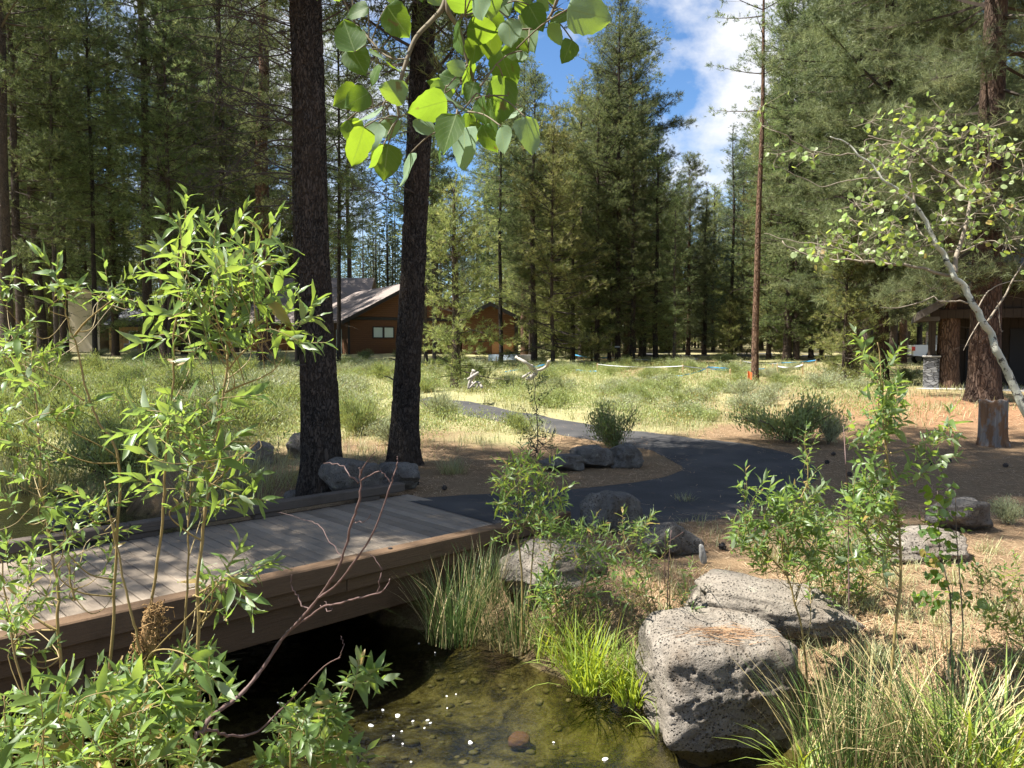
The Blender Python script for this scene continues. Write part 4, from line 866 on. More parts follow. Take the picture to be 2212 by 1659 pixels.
# ------------------------------------------------------------------ stems with leafy shoots (willows, saplings)
def stem_pts(P, k=6):
    return smooth_line(np.array(P, float), k)
def ang_dir(a, rng, spread=.35):
    # picture-plane angle (0 right, 90 up) with a random turn in depth
    d = np.array([cos(radians(a)), rng.normal() * spread, sin(radians(a))]); return nrm(d)
def leafy(name, label, cat, base, depth, stems, shoots, leaf=(.062, .017), mat='willow_leaf', stem_mat='willow_stem', shape='lance', seed=1, dz=.18, nl=(9, 15), r0=.008, slen=.16, fill=None, spread=55, curl=.22, connect=.6, group=None, jit=1.0):
    rng = np.random.default_rng(seed); at = np.array(base, float); r = thing(name, label, cat, at, group)
    sm = MB(); lm = MB(); allp = []
    for k, st in enumerate(stems):
        dd = np.linspace(0, rng.normal() * dz * .5, len(st['p'])); off = st.get('d', 0)
        P = stem_pts([PD(x, y, depth + off + e) for (x, y), e in zip(st['p'], dd)]); P = P + (fbm(np.repeat(np.arange(len(P))[:, None] * .35, 3, 1) + k * 9, 2, seed) - .5)[:, None] * .012 * depth / 2.4
        ra = st.get('r', r0); R = np.linspace(ra, ra * st.get('e', .28), len(P)); sm.tube(P - at, R, 7, np.full(3, rng.uniform(.3, .7))); allp.append(np.hstack([P, R[:, None]]))
    AP = np.concatenate(allp); S0 = []; S1 = []; R0 = []; R1 = []; LB = []; LD = []; LN = []; LL = []; LW = []; LC = []
    sh = list(shoots)
    if fill:
        for f in fill:
            x0, y0, x1, y1, n = f[:5]
            for q in range(n): sh.append((rng.uniform(x0, x1), rng.uniform(y0, y1), rng.normal() * 40 + (f[5] if len(f) > 5 else 80), rng.uniform(.7, 1.2)))
    for s_ in sh:
        x, y, a = s_[:3]; k = s_[3] if len(s_) > 3 else 1.0
        d = ang_dir(a, rng); L = slen * k * rng.uniform(.8, 1.2); mid = PD(x, y, depth + rng.normal() * dz); b = mid - d * L * .5
        vv = b - AP[:, :3]; hz = np.hypot(vv[:, 0], vv[:, 1]); dist = np.linalg.norm(vv, axis=1) + .7 * np.abs(vv[:, 2] - 1.1 * hz) + rng.uniform(0, .05 * depth, len(AP)); j = np.argmin(dist)
        if connect and dist[j] < 1.1 * connect * depth:
            q0 = AP[j, :3]; q1 = (q0 + b) * .5 + np.array([0, 0, -.07 * dist[j]]) + rng.normal(size=3) * .06 * dist[j]; tw = smooth_line(np.array([q0, q1, b, b + d * L]), 5)
        else: tw = np.array([b + d * L * t + np.array([0, 0, -.02 * (1 - t)]) for t in np.linspace(-.5, 1, 7)])
        rr = np.linspace(min(AP[j, 3] * .6, .0032 * depth / 2.4 + .0012), .0009, len(tw)); S0.append(tw[:-1]); S1.append(tw[1:]); R0.append(rr[:-1]); R1.append(rr[1:])
        n = rng.integers(nl[0], nl[1] + 1); t = np.linspace(.02, 1, n); B = b + d * (L * t)[:, None]
        ref = nrm(np.cross(d, rng.normal(size=3))); ref2 = np.cross(d, ref); ph = np.arange(n) * 2.4 + rng.uniform(0, 6)
        out = ref * np.cos(ph)[:, None] + ref2 * np.sin(ph)[:, None]; an = np.radians(np.interp(t, [0, .8, 1], [spread * 1.15, spread * .75, 14]) + rng.normal(size=n) * 19)
        D = d * np.cos(an)[:, None] + out * np.sin(an)[:, None]; D[:, 2] -= .10; D = nrm(D)
        Nn = nrm(d * .9 - out * .4 + np.array([0, 0, .45]) + rng.normal(size=(n, 3)) * .5 * jit)
        sz = np.interp(t, [0, .3, .85, 1], [.75, 1.05, .85, .55]) * rng.uniform(.5, 1.25, n) * (.75 + .45 * rng.random())
        LB.append(B); LD.append(D); LN.append(Nn); LL.append(leaf[0] * sz); LW.append(leaf[1] * sz * rng.uniform(.85, 1.15, n)); LC.append(np.stack([rng.random(n), rng.random(n), rng.random(n)], -1))
    if S0: sm.segs(np.concatenate(S0) - at, np.concatenate(S1) - at, np.concatenate(R0), np.concatenate(R1), 4, np.full(3, .5))
    if LB: lm.leaves(np.concatenate(LB) - at, np.concatenate(LD), np.concatenate(LN), np.concatenate(LL), np.concatenate(LW), np.concatenate(LC), shape, rng.uniform(-.05, 2 * curl + .1, sum(map(len, LB))), rng.uniform(.1, .6, sum(map(len, LB))), rng); lm.build('foliage', M[mat], r, True)
    sm.build('stems', M[stem_mat], r, True)
    return r
def onground(px, depth):
    p = PD(px, 1000, depth); return np.array([p[0], p[1], gz1(p[0], p[1])])
def root(px, depth, x2=None):
    # pixel of the ground below a stem at this distance, so that stems reach the soil
    b = onground(px, depth); v = b - CAM; k = v @ FW; return (CX + F * (v @ RT) / k, CY - F * (v @ UP) / k)

# tall willow in the left foreground
leafy('willow_sapling', 'tall leafy willow with several yellow stems rising in front of the bridge', 'willow', onground(370, 2.35), 2.35, [
    {'p': [root(455, 2.35), (440, 1640), (428, 1420), (430, 1230), (450, 1060), (472, 930), (483, 850), (495, 760), (515, 660), (525, 570), (530, 500)], 'r': .0068},
    {'p': [root(330, 2.35), (316, 1600), (302, 1480), (325, 1313), (350, 1126), (358, 1000), (370, 853), (383, 660), (395, 530), (402, 455)], 'r': .006, 'd': .1},
    {'p': [root(325, 2.35), (320, 1659), (313, 1473), (300, 1400), (283, 1323), (262, 1230), (243, 1133), (225, 1040)], 'r': .0062, 'd': -.08},
    {'p': [root(390, 2.35), (385, 1600), (395, 1400), (405, 1250), (408, 1130), (410, 1030)], 'r': .006, 'd': .12},
    {'p': [(483, 850), (530, 828), (583, 806), (612, 775)], 'r': .0035}, {'p': [(490, 800), (540, 748), (597, 730), (640, 712)], 'r': .0035},
    {'p': [(455, 1050), (520, 990), (560, 950)], 'r': .003}, {'p': [(415, 1290), (470, 1260), (530, 1235)], 'r': .0045}],
    [(402, 452, 82), (385, 490, 120), (420, 500, 60), (398, 540, 95), (360, 545, 150), (425, 560, 45), (470, 545, 100), (470, 510, 80), (540, 520, 75), (560, 545, 40), (578, 500, 50), (520, 560, 100), (560, 575, 20), (500, 595, 130), (440, 600, 60), (395, 600, 100), (350, 600, 160), (460, 645, 90), (530, 625, 40), (572, 605, 15), (400, 655, 100), (352, 680, 175), (438, 690, 100), (500, 680, 60), (450, 735, 90), (392, 735, 150), (520, 738, 40), (345, 735, 190), (640, 700, 20, 1.1), (620, 675, 70), (668, 740, 0, 1.1), (620, 730, -20), (655, 690, 60), (585, 640, 20), (480, 610, 110), (430, 640, 20), (380, 625, 200), (545, 655, -20), (480, 720, 30), (420, 765, 220), (560, 690, 60),
     (400, 860, 150), (330, 890, 175), (290, 870, 170, 1.2), (430, 880, 40), (465, 905, 30), (350, 950, 165), (430, 950, 30), (380, 1010, 170), (420, 1030, 20), (470, 1050, -20), (500, 1000, 20), (520, 1030, 10), (305, 1040, 165), (350, 1060, 180), (540, 1078, 0), (400, 1085, 30), (330, 985, 160), (375, 910, 120), (420, 985, 60), (460, 985, 150), (310, 930, 190, 1.2), (440, 1085, -20), (490, 1090, 10),
     (520, 1240, 25), (480, 1255, 0), (550, 1232, 20), (500, 1290, -25), (460, 1310, -30), (440, 1262, 100), (520, 1275, -40), (490, 1225, 60), (440, 1450, -60), (375, 1462, 200), (400, 1440, 90), (340, 1450, 160), (300, 1500, 120), (250, 1480, 170, 1.4), (430, 1530, 30), (470, 1515, 60, .8), (460, 1620, 70, .7), (420, 1400, 0), (360, 1500, -30), (310, 1550, 100), (390, 1540, 60)],
    leaf=(.080, .0205), seed=21, fill=[(240, 1440, 470, 1660, 20), (345, 500, 570, 740, 8, 70), (320, 860, 520, 1090, 6, 60)], slen=.13)
leafy('willow_sapling', 'thin willow at the far left with forked yellow stem in front of the stream', 'willow', onground(90, 2.6), 2.6, [
    {'p': [root(215, 2.6), (240, 1500), (250, 1250), (257, 1000), (207, 900), (183, 830), (157, 726), (140, 670), (127, 626)], 'r': .0058}, {'p': [(160, 726), (190, 690), (240, 650)], 'r': .0045},
    {'p': [root(140, 2.6), (128, 1423), (127, 1273), (100, 1123), (80, 920), (73, 803), (67, 753)], 'r': .0065, 'd': .1}, {'p': [root(95, 2.6), (75, 1600), (40, 1450), (10, 1270), (-10, 1150)], 'r': .006, 'd': -.1},
    {'p': [(183, 866), (130, 820), (80, 790)], 'r': .003}, {'p': [(160, 1300), (150, 1200), (155, 1130)], 'r': .004}],
    [(122, 600, 70), (100, 622, 165), (140, 640, 30), (112, 585, 100), (250, 622, 50), (232, 605, 100), (262, 645, -20), (215, 640, 160), (285, 655, -10), (20, 625, 60), (5, 600, 90), (-5, 650, 60), (60, 720, 80), (40, 762, 150), (92, 765, 20), (20, 820, 160), (65, 850, 30), (100, 900, 20), (30, 960, 160), (60, 1005, 40), (5, 900, 90), (20, 1085, 120), (112, 1000, 20), (130, 745, 30), (190, 1080, 150), (95, 1075, 40), (40, 1030, 170), (165, 885, 30), (15, 745, 90), (90, 960, 100), (15, 1190, 80), (150, 1150, 70, .8), (130, 1180, 120, .8), (60, 1260, 100), (30, 1300, 70), (100, 1290, 60), (20, 1350, 110), (240, 1262, 90, .7), (160, 1245, 90), (70, 1210, 80)],
    leaf=(.062, .0165), seed=22, fill=[(-20, 700, 110, 1000, 10, 80), (-20, 1180, 110, 1420, 10, 70), (100, 1080, 290, 1200, 10, 60)], slen=.13)
leafy('willow_shrub', 'dense low willow growth filling the bottom left corner', 'willow', onground(150, 2.05), 2.05, [
    {'p': [root(x, 2.05), (x - 10, 1640), (x + o, 1500)], 'r': .005} for x, o in ((30, -20), (110, 20), (190, -10), (260, 25), (330, 0), (60, 15))],
    [], leaf=(.070, .019), seed=23, fill=[(-20, 1490, 300, 1680, 58, 80), (240, 1570, 450, 1680, 14, 70)], slen=.12)
leafy('willow_sprig', 'single bright willow sprig over the dark water at bottom centre', 'willow', onground(640, 2.5), 2.5, [
    {'p': [root(650, 2.5), (690, 1650), (700, 1560), (735, 1500), (790, 1460)], 'r': .005}, {'p': [root(620, 2.5), (625, 1620), (650, 1560), (690, 1530)], 'r': .004}, {'p': [root(740, 2.5), (745, 1640), (740, 1600)], 'r': .003}],
    [(790, 1460, 30), (810, 1470, 5), (770, 1455, 80), (740, 1490, 70), (720, 1520, 100), (650, 1530, 120), (690, 1515, 90), (640, 1570, 150), (610, 1610, 160), (680, 1570, 60), (720, 1560, 30), (640, 1620, 100), (700, 1620, 60), (610, 1650, 120), (740, 1630, 40), (720, 1590, 0), (665, 1600, 80), (580, 1650, 100), (770, 1650, 40), (685, 1550, 140)],
    leaf=(.074, .025), seed=24, slen=.11, fill=[(590, 1540, 720, 1670, 16, 80)])
# saplings on the far bank
leafy('willow_sapling', 'dim willow sapling in front of the asphalt, at the end of the bridge curb', 'willow', onground(1140, 7.1), 7.1, [
    {'p': [root(1130, 7.1), (1128, 1250), (1118, 1150), (1120, 1080), (1125, 1000)], 'r': .012}, {'p': [root(1140, 7.1), (1150, 1200), (1170, 1100), (1195, 1040)], 'r': .009}],
    [(1125, 985, 90), (1100, 1010, 130), (1150, 1010, 60), (1190, 1000, 60), (1085, 1050, 150), (1130, 1060, 80), (1170, 1060, 40), (1215, 1060, 30), (1095, 1090, 160), (1150, 1095, 60), (1200, 1100, 30), (1110, 1130, 150), (1170, 1130, 30), (1080, 1160, 200), (1110, 1180, 160), (1150, 1165, 20)],
    leaf=(.125, .025), mat='willow_leaf_dark', seed=25, slen=.25, fill=[(1080, 990, 1210, 1130, 34)], dz=.12)
leafy('willow_sapling', 'sunlit small willow growing over the broad rounded boulder', 'willow', onground(1215, 6.8), 6.8, [
    {'p': [root(1205, 6.8), (1200, 1240), (1190, 1190), (1185, 1150)], 'r': .009}, {'p': [root(1240, 6.8), (1262, 1220), (1275, 1150)], 'r': .007}, {'p': [root(1230, 6.8), (1240, 1300), (1250, 1260)], 'r': .005}],
    [(1280, 1130, 70), (1250, 1150, 100), (1300, 1160, 30), (1260, 1190, 0), (1220, 1160, 120), (1290, 1190, 10), (1190, 1140, 90), (1180, 1290, 60), (1250, 1280, 60), (1270, 1290, 20), (1190, 1250, 110), (1160, 1290, 150)],
    leaf=(.105, .022), seed=26, slen=.2, fill=[(1160, 1120, 1310, 1210, 34), (1150, 1240, 1300, 1320, 26)], dz=.12)
leafy('willow_sapling', 'upright willow sapling with dark stems beside the bright sedge', 'willow', onground(1425, 6.35), 6.35, [
    {'p': [root(1425, 6.3), (1415, 1400), (1395, 1280), (1350, 1160), (1345, 1120)], 'r': .009}, {'p': [root(1435, 6.3), (1430, 1380), (1400, 1250), (1385, 1150)], 'r': .009}, {'p': [root(1440, 6.3), (1445, 1350), (1448, 1240), (1440, 1160)], 'r': .006}, {'p': [root(1450, 6.3), (1470, 1330), (1490, 1230)], 'r': .006}],
    [(1345, 1130, 90), (1325, 1160, 130), (1370, 1150, 70), (1390, 1145, 80), (1350, 1190, 100), (1400, 1190, 60), (1335, 1220, 140), (1380, 1230, 60), (1360, 1260, 120), (1400, 1270, 40), (1440, 1170, 90), (1430, 1200, 60), (1490, 1230, 80), (1480, 1270, 100), (1470, 1310, 60), (1490, 1330, 70), (1360, 1300, 160), (1395, 1310, 90), (1440, 1340, 60)],
    leaf=(.090, .020), seed=27, slen=.2, fill=[(1325, 1120, 1405, 1280, 26), (1420, 1280, 1500, 1400, 12)], dz=.12)
leafy('willow_sapling', 'bright slim willow sapling in front of the asphalt at right', 'willow', onground(1725, 5.6), 5.6, [
    {'p': [root(1760, 5.6), (1735, 1380), (1715, 1290), (1690, 1200), (1700, 1130), (1745, 1040), (1738, 960), (1742, 930)], 'r': .009}, {'p': [(1700, 1240), (1640, 1180), (1612, 1140), (1610, 1040)], 'r': .007}, {'p': [(1705, 1200), (1680, 1130), (1665, 1070)], 'r': .005}],
    [(1740, 940, 90), (1750, 975, 60), (1742, 1000, 110), (1755, 1030, 60), (1735, 1040, 120), (1765, 1070, 40), (1728, 1075, 130), (1612, 1040, 90), (1640, 1055, 60), (1605, 1070, 110), (1625, 1090, 60), (1590, 1140, 130), (1620, 1140, 80), (1660, 1070, 80), (1600, 1170, 150), (1680, 1100, 100), (1700, 1110, 60), (1660, 1140, 90), (1640, 1180, 60), (1720, 1140, 50), (1750, 1150, 30), (1690, 1170, 100)],
    leaf=(.100, .029), seed=28, slen=.18, fill=[(1580, 1120, 1770, 1230, 40), (1660, 1060, 1780, 1140, 20)], dz=.12)
leafy('willow_sapling', 'tall slender willow sapling reaching up in front of the stone pillar', 'willow', onground(1940, 5.0), 5.0, [
    {'p': [root(1925, 5.0), (1930, 1400), (1945, 1250), (1940, 1120), (1918, 1000), (1908, 900), (1905, 820), (1895, 740)], 'r': .011}, {'p': [(1918, 975), (1870, 965), (1845, 935)], 'r': .004}, {'p': [(1922, 980), (1970, 965), (2040, 945)], 'r': .005}, {'p': [(1938, 1050), (1985, 1035), (2010, 985)], 'r': .004}, {'p': [(1930, 1010), (1880, 1005)], 'r': .003}],
    [(1860, 745, 110), (1880, 790, 120), (1930, 770, 60), (1895, 800, 90), (1915, 795, 40), (1925, 840, 60), (1905, 860, 90), (1895, 880, 120), (1930, 880, 50), (1890, 910, 140), (1920, 910, 80), (1935, 920, 30), (1845, 925, 100), (1860, 950, 20), (1890, 940, 160), (2000, 950, 30), (2035, 935, 30), (2050, 910, 80), (2060, 945, 10), (2010, 975, 60), (2030, 985, 0), (1990, 1000, 100), (1870, 1000, 170), (1890, 985, 90), (1900, 1015, 30), (1860, 1060, 150), (1900, 1060, 40), (1880, 1090, 120), (1960, 1010, 60), (1985, 1025, 30), (1920, 1080, 60), (1870, 1040, 110), (1850, 1090, 140), (1915, 930, 100), (1905, 945, 60)],
    leaf=(.102, .032), seed=29, slen=.18, fill=[(1840, 1030, 1930, 1110, 16), (1880, 820, 1950, 930, 12), (1840, 1090, 1960, 1230, 12)], dz=.12)
leafy('willow_shrub', 'dense sunlit willow bush behind the long pale slab', 'willow', onground(1810, 6.4), 6.4, [
    {'p': [root(1800 + o, 6.4), (1800 + o * 1.3, 1270), (1800 + o * 2.2, 1170)], 'r': .007} for o in (-40, -18, 0, 20, 44)], [], leaf=(.09, .027), seed=43, slen=.2, fill=[(1700, 1110, 1930, 1240, 75, 85), (1740, 1220, 1900, 1300, 22, 80)], dz=.18)
leafy('aspen_sapling', 'young round leaved aspen sapling with two thin dark stems at right', 'aspen', onground(2045, 5.3), 5.3, [
    {'p': [root(2058, 5.3), (2055, 1380), (2050, 1280), (2030, 1180), (2025, 1060)], 'r': .008}, {'p': [root(2085, 5.3), (2080, 1350), (2070, 1200), (2062, 1060)], 'r': .007}],
    [(2030, 1030, 90), (2050, 1055, 30), (2010, 1070, 150), (2045, 1085, 30), (2020, 1110, 120), (2060, 1110, 20), (2000, 1130, 150), (2040, 1140, 60), (2015, 1160, 150), (2065, 1160, 30), (2000, 1190, 170), (2040, 1200, 40), (2010, 1220, 130), (2075, 1220, 20), (2020, 1250, 150), (2065, 1260, 10), (2040, 1280, 60), (2075, 1290, 20), (2000, 1290, 170), (2055, 1310, 60), (2005, 1310, 150), (2095, 1310, 0)],
    leaf=(.072, .066), shape='round', mat='poplar_leaf', stem_mat='shrub_stem', seed=30, slen=.17, nl=(5, 9), dz=.1, spread=75, curl=.1)
leafy('willow_sapling', 'willow twigs leaning in from the right edge above the dry needles', 'willow', onground(2200, 5.2), 5.2, [
    {'p': [root(2230, 5.2), (2215, 1400), (2190, 1300), (2130, 1250), (2100, 1225)], 'r': .006}, {'p': [root(2240, 5.2), (2220, 1330), (2190, 1240)], 'r': .005}],
    [(2110, 1240, 150), (2150, 1255, 120), (2190, 1250, 100), (2170, 1290, 60), (2205, 1290, 30), (2140, 1340, 150), (2180, 1350, 90), (2205, 1370, 60)],
    leaf=(.062, .018), mat='willow_leaf_dark', seed=33, slen=.18, fill=[(2100, 1220, 2220, 1290, 14), (2130, 1310, 2220, 1390, 14), (2140, 1400, 2220, 1500, 14)], dz=.12)
leafy('serviceberry_sapling', 'thin dark green sapling standing in front of the far path bend', 'sapling', PG(1160, 975), 14.2, [
    {'p': [(1160, 975), (1160, 920), (1156, 860), (1152, 805)], 'r': .014}, {'p': [(1160, 940), (1140, 900), (1125, 880)], 'r': .006}, {'p': [(1158, 890), (1175, 860), (1195, 840)], 'r': .005}],
    [(1153, 808, 90), (1165, 830, 40), (1145, 840, 140), (1175, 850, 30), (1195, 838, 40), (1140, 860, 150), (1130, 885, 140), (1120, 878, 160), (1165, 880, 30), (1145, 900, 150)],
    leaf=(.07, .03), shape='lance', mat='shrub_green', stem_mat='shrub_stem', seed=34, slen=.25, fill=[(1125, 920, 1200, 970, 26), (1140, 810, 1180, 900, 12)], nl=(7, 11), dz=.2)
leafy('willow_sapling', 'small dark leaved seedling in the grass left of the massive trunk', 'sapling', PG(598, 1000), 13.6, [
    {'p': [(598, 1000), (600, 960), (596, 925)], 'r': .008}], [(596, 925, 90), (590, 950, 140), (612, 945, 50), (600, 970, 80), (615, 965, 30), (585, 975, 150)], leaf=(.09, .028), mat='shrub_green', stem_mat='shrub_stem', seed=35, slen=.25, nl=(6, 9))
# bare dead branch arching over the water
def bare_branch():
    rng = np.random.default_rng(41); dp = 2.15; at = onground(440, dp); r = thing('bare_branch', 'leafless reddish branch arching up over the water and bridge', 'branch', at)
    paths = [([root(415, dp), (420, 1659), (438, 1580), (460, 1545), (520, 1500), (570, 1440), (610, 1380), (665, 1320), (710, 1260), (737, 1210), (760, 1130), (775, 1080), (778, 1030), (776, 1010)], .0075, .25),
             ([(690, 1290), (720, 1270), (750, 1235), (800, 1160), (840, 1060), (856, 1010), (859, 985)], .0042, .3), ([(620, 1365), (665, 1335), (700, 1310), (760, 1297), (820, 1280), (838, 1262), (842, 1250)], .004, .3),
             ([(815, 1282), (822, 1240), (818, 1220), (800, 1195)], .002, .4), ([(665, 1320), (640, 1290), (628, 1262), (632, 1240)], .0026, .4), ([(776, 1030), (790, 1000), (812, 975)], .0022, .4), ([(772, 1045), (740, 1010), (700, 1000)], .0024, .3),
             ([(776, 1040), (815, 1020), (838, 1035), (845, 1050)], .002, .5), ([(690, 1310), (715, 1320), (700, 1300)], .0018, .4), ([(445, 1575), (490, 1590), (550, 1583), (600, 1540), (640, 1500), (700, 1440), (735, 1420)], .0045, .3), ([(730, 1425), (740, 1400), (735, 1375)], .0018, .4),
             ([(760, 1130), (790, 1125), (800, 1110)], .0014, .4), ([(738, 1210), (700, 1150), (665, 1125), (600, 1105)], .0016, .4)]
    mb = MB()
    for (p, ra, e) in paths:
        P = smooth_line(np.array([PD(x, y, dp + .12 * sin(x * .013)) for x, y in p]), 6); P += (fbm(np.arange(len(P))[:, None] * np.array([.6, .6, .6]) + ra * 900, 2, 4) - .5)[:, None] * .012
        mb.tube(P - at, np.linspace(ra, ra * e, len(P)) * (1 + .12 * rng.normal(size=len(P))), 8)
    mb.build('branch', M['red_twig'], r, True)
bare_branch()
def moss_clump():
    rng = np.random.default_rng(9); P0 = []; P1 = []; c = PD(322, 1370, 2.3)
    for q in range(520):
        t = rng.random(); cc = c + np.array([(.5 - t) * .03 + .012 * sin(t * 6), 0, (.5 - t) * .17]); w = .030 * (1 - abs(t - .45) ** 2 * 1.6); a = cc + rng.normal(size=3) * w * np.array([.6, .6, .5]); d = nrm(rng.normal(size=3)) * rng.uniform(.012, .03)
        m_ = a + d * .5 + rng.normal(size=3) * .006; P0 += [a, m_]; P1 += [m_, a + d]
    mb = MB(); mb.segs(np.array(P0) - c, np.array(P1) - c, .0016, .0012, 4); 
    V, T = ico(3); V = V * (1 + (fbm(V * 3, 3, 2)[:, None] - .5) * .6) * np.array([.022, .022, .075]); mb.add(V, T)
    tag(mb.build('dry_root_clump', M['moss'], loc=tuple(c)), 'brown fibrous clump of dry roots caught on a willow stem', 'root clump')
moss_clump()
# ------------------------------------------------------------------ cottonwood branch hanging in from the top
def hanging_branch():
    rng = np.random.default_rng(51); dp = 1.28; at = PD(960, -60, dp); r = thing('leafy_branch', 'leafy cottonwood branch with big backlit leaves hanging from the top', 'branch', at)
    q = lambda x, y: (737.3 + x / 3, y / 3)
    tw = [([(700, -140), (660, 40), (590, 130), (480, 250), (410, 430), (375, 560), (360, 640), (375, 760)], .0036), ([(700, -140), (690, 60), (760, 180), (800, 330), (850, 500), (900, 640), (890, 700)], .0034), ([(90, 160), (180, 250), (260, 340), (340, 380), (430, 380)], .0018), ([(1420, -60), (1390, 20), (1350, 110), (1270, 180), (1150, 190)], .0026), ([(360, 640), (270, 670), (200, 700)], .0014), ([(820, 420), (740, 500), (690, 560)], .0014), ([(900, 560), (960, 480), (1000, 420)], .0014), ([(760, 720), (700, 790), (670, 830)], .0012), ([(800, 100), (950, 60), (1050, 30)], .0016), ([(860, 620), (800, 700), (760, 730)], .0014), ([(870, 640), (960, 620), (1080, 620)], .0016)]
    tw = [(p_, r_ * 1.35) for p_, r_ in tw] + [([(700, -140), (760, -500), (900, -900)], .0055), ([(700, -140), (450, -450), (200, -700)], .0035), ([(790, -600), (1100, -450), (1400, -300)], .0032)]
    sm = MB(); TWP = []
    for p, ra in tw:
        P = smooth_line(np.array([PD(*q(x, y), dp + .05 * sin(x * .004 + ra * 900)) for x, y in p]), 5); sm.tube(P - at, np.linspace(ra, ra * .45, len(P)), 7); TWP.append(P)
    TWP = np.concatenate(TWP)
    # x, y, length, width (as seen), direction of the tip (0 right, 90 down), facing: - sun behind, + sun in front
    LV = [(100, 70, 150, 85, 165, -.5), (45, 220, 230, 190, 250, -.35), (365, 140, 230, 190, 55, -.3), (110, 400, 210, 175, 60, -.5), (215, 480, 150, 60, 120, -.5), (285, 405, 220, 85, 45, .3), (335, 595, 175, 150, 200, -.6), (35, 640, 200, 160, 150, -.6), (100, 650, 185, 125, 150, .6), (175, 755, 220, 100, 145, .25), (90, 865, 200, 140, 60, -.35), (105, 950, 230, 70, 110, .6), (190, 890, 200, 130, 120, -.5), (310, 830, 165, 155, 90, -.3), (285, 1050, 235, 210, 100, -.25), (225, 1030, 170, 45, 120, .6), (437, 1110, 220, 95, 95, .5), (555, 690, 245, 205, 165, -.7), (645, 560, 220, 150, 200, -.7), (630, 612, 190, 115, 130, .7), (740, 440, 115, 95, 190, .3), (755, 680, 210, 115, 40, .5), (812, 500, 260, 65, 105, -.4), (755, 245, 210, 58, 95, -.45), (775, 40, 200, 140, 180, -.7), (920, 195, 200, 120, 5, .1), (965, 275, 180, 155, 100, -.3), (1090, 215, 175, 140, 85, .5), (1215, 220, 290, 160, 60, -.2), (1062, 435, 270, 185, 75, .1), (1050, 40, 165, 140, 60, -.2), (1190, 35, 140, 115, 20, -.6), (1260, 115, 180, 150, 60, -.6), (1125, 330, 175, 125, 180, -.65), (865, 330, 165, 145, 100, -.6), (1005, 150, 160, 115, 40, -.1), (1615, 88, 265, 150, 10, .7), (1600, 18, 140, 95, 10, -.35), (1468, 335, 150, 105, 110, .2), (1395, 220, 160, 45, 50, .3), (1410, 125, 140, 55, 150, -.5), (1040, 650, 300, 190, 92, .5), (1085, 745, 220, 155, 150, .6), (965, 770, 250, 55, 85, .6), (1215, 880, 230, 170, 78, .45), (805, 975, 270, 155, 85, .5), (700, 870, 225, 155, 110, -.3), (640, 930, 220, 65, 110, .6), (560, 845, 190, 75, 55, -.5), (840, 600, 140, 105, 110, -.6), (880, 750, 110, 95, 80, -.2), (910, 720, 170, 85, 90, -.5), (950, 900, 185, 125, 70, -.3), (1050, 912, 165, 75, 80, .5), (1170, 375, 85, 95, 90, .5), (820, 790, 105, 85, 100, -.4), (610, 640, 160, 110, 150, -.5), (895, 40, 180, 120, 80, -.5), (870, 860, 140, 90, 95, -.3), (700, 500, 150, 110, 200, -.6), (1310, 30, 120, 80, 40, -.4)]
    B = []; D = []; Nn = []; L = []; W = []; PT = []
    for (x, y, ln, w, a, fc) in LV:
        k = 1 / 3.0 / F; dirp = np.array([cos(radians(a)), 0, -sin(radians(a))]); dz = rng.normal() * .06; c = PD(*q(x, y), dp + dz); Lm = ln * k * dp; nat = ln * .86 * k * dp; tl = np.arccos(np.clip(w * k * dp / nat, .12, 1)) * (1 if rng.random() < .5 else -1)
        up = np.array([0, -cos(fc), sin(fc) * 1.0]); n = nrm(up - dirp * (up @ dirp)); sd = np.cross(dirp, n); n = nrm(n * cos(tl) + sd * sin(tl))
        if n @ np.array([0, -1, 0]) < .05 and abs(tl) < 1.2: n = nrm(n + np.array([0, -.3, 0]))
        if rng.random() < (.65 if fc > 0 else .2): n = -n     # under side towards us
        b = c - dirp * Lm * .5; B.append(b); D.append(dirp + np.array([0, rng.normal() * .12, 0])); Nn.append(n); L.append(Lm); W.append(nat)
        j = np.argmin(np.linalg.norm(TWP - b, axis=1)); PT.append((b, TWP[j]))
    for b, t in PT:
        v = t - b
        if np.linalg.norm(v) > .11: t = b + v / np.linalg.norm(v) * .11
        sm.tube(smooth_line(np.array([t, (t + b) * .5 + np.array([0, 0, .006]), b + 1e-4]), 4) - at, .0012, 5)
    for q_ in range(60):      # the rest of the branch, above the view
        c = PD(*q(rng.uniform(-150, 1500), rng.uniform(-850, -70)), dp + rng.normal() * .12); d_ = nrm(np.array([rng.normal() * .6, rng.normal() * .5, -1])); B.append(c); D.append(d_); Nn.append(nrm(rng.normal(size=3) + np.array([0, -.4, .5]))); L.append(rng.uniform(.035, .06)); W.append(L[-1] * .88)
        j = np.argmin(np.linalg.norm(TWP - c, axis=1)); sm.tube(smooth_line(np.array([TWP[j], (TWP[j] + c) * .5 + np.array([0, 0, .02]), c + 1e-4]), 4) - at, .0011, 4)
    m = len(B); lm = MB(); lm.leaves(np.array(B) - at, D, Nn, L, W, rng.random((m, 3)) * np.array([1, 1, .9]), 'big', rng.uniform(-.06, .24, m), rng.uniform(.0, .28, m), rng); lm.build('leaves', M['poplar_leaf'], r, True); sm.build('twigs', M['willow_old'], r, True)
hanging_branch()
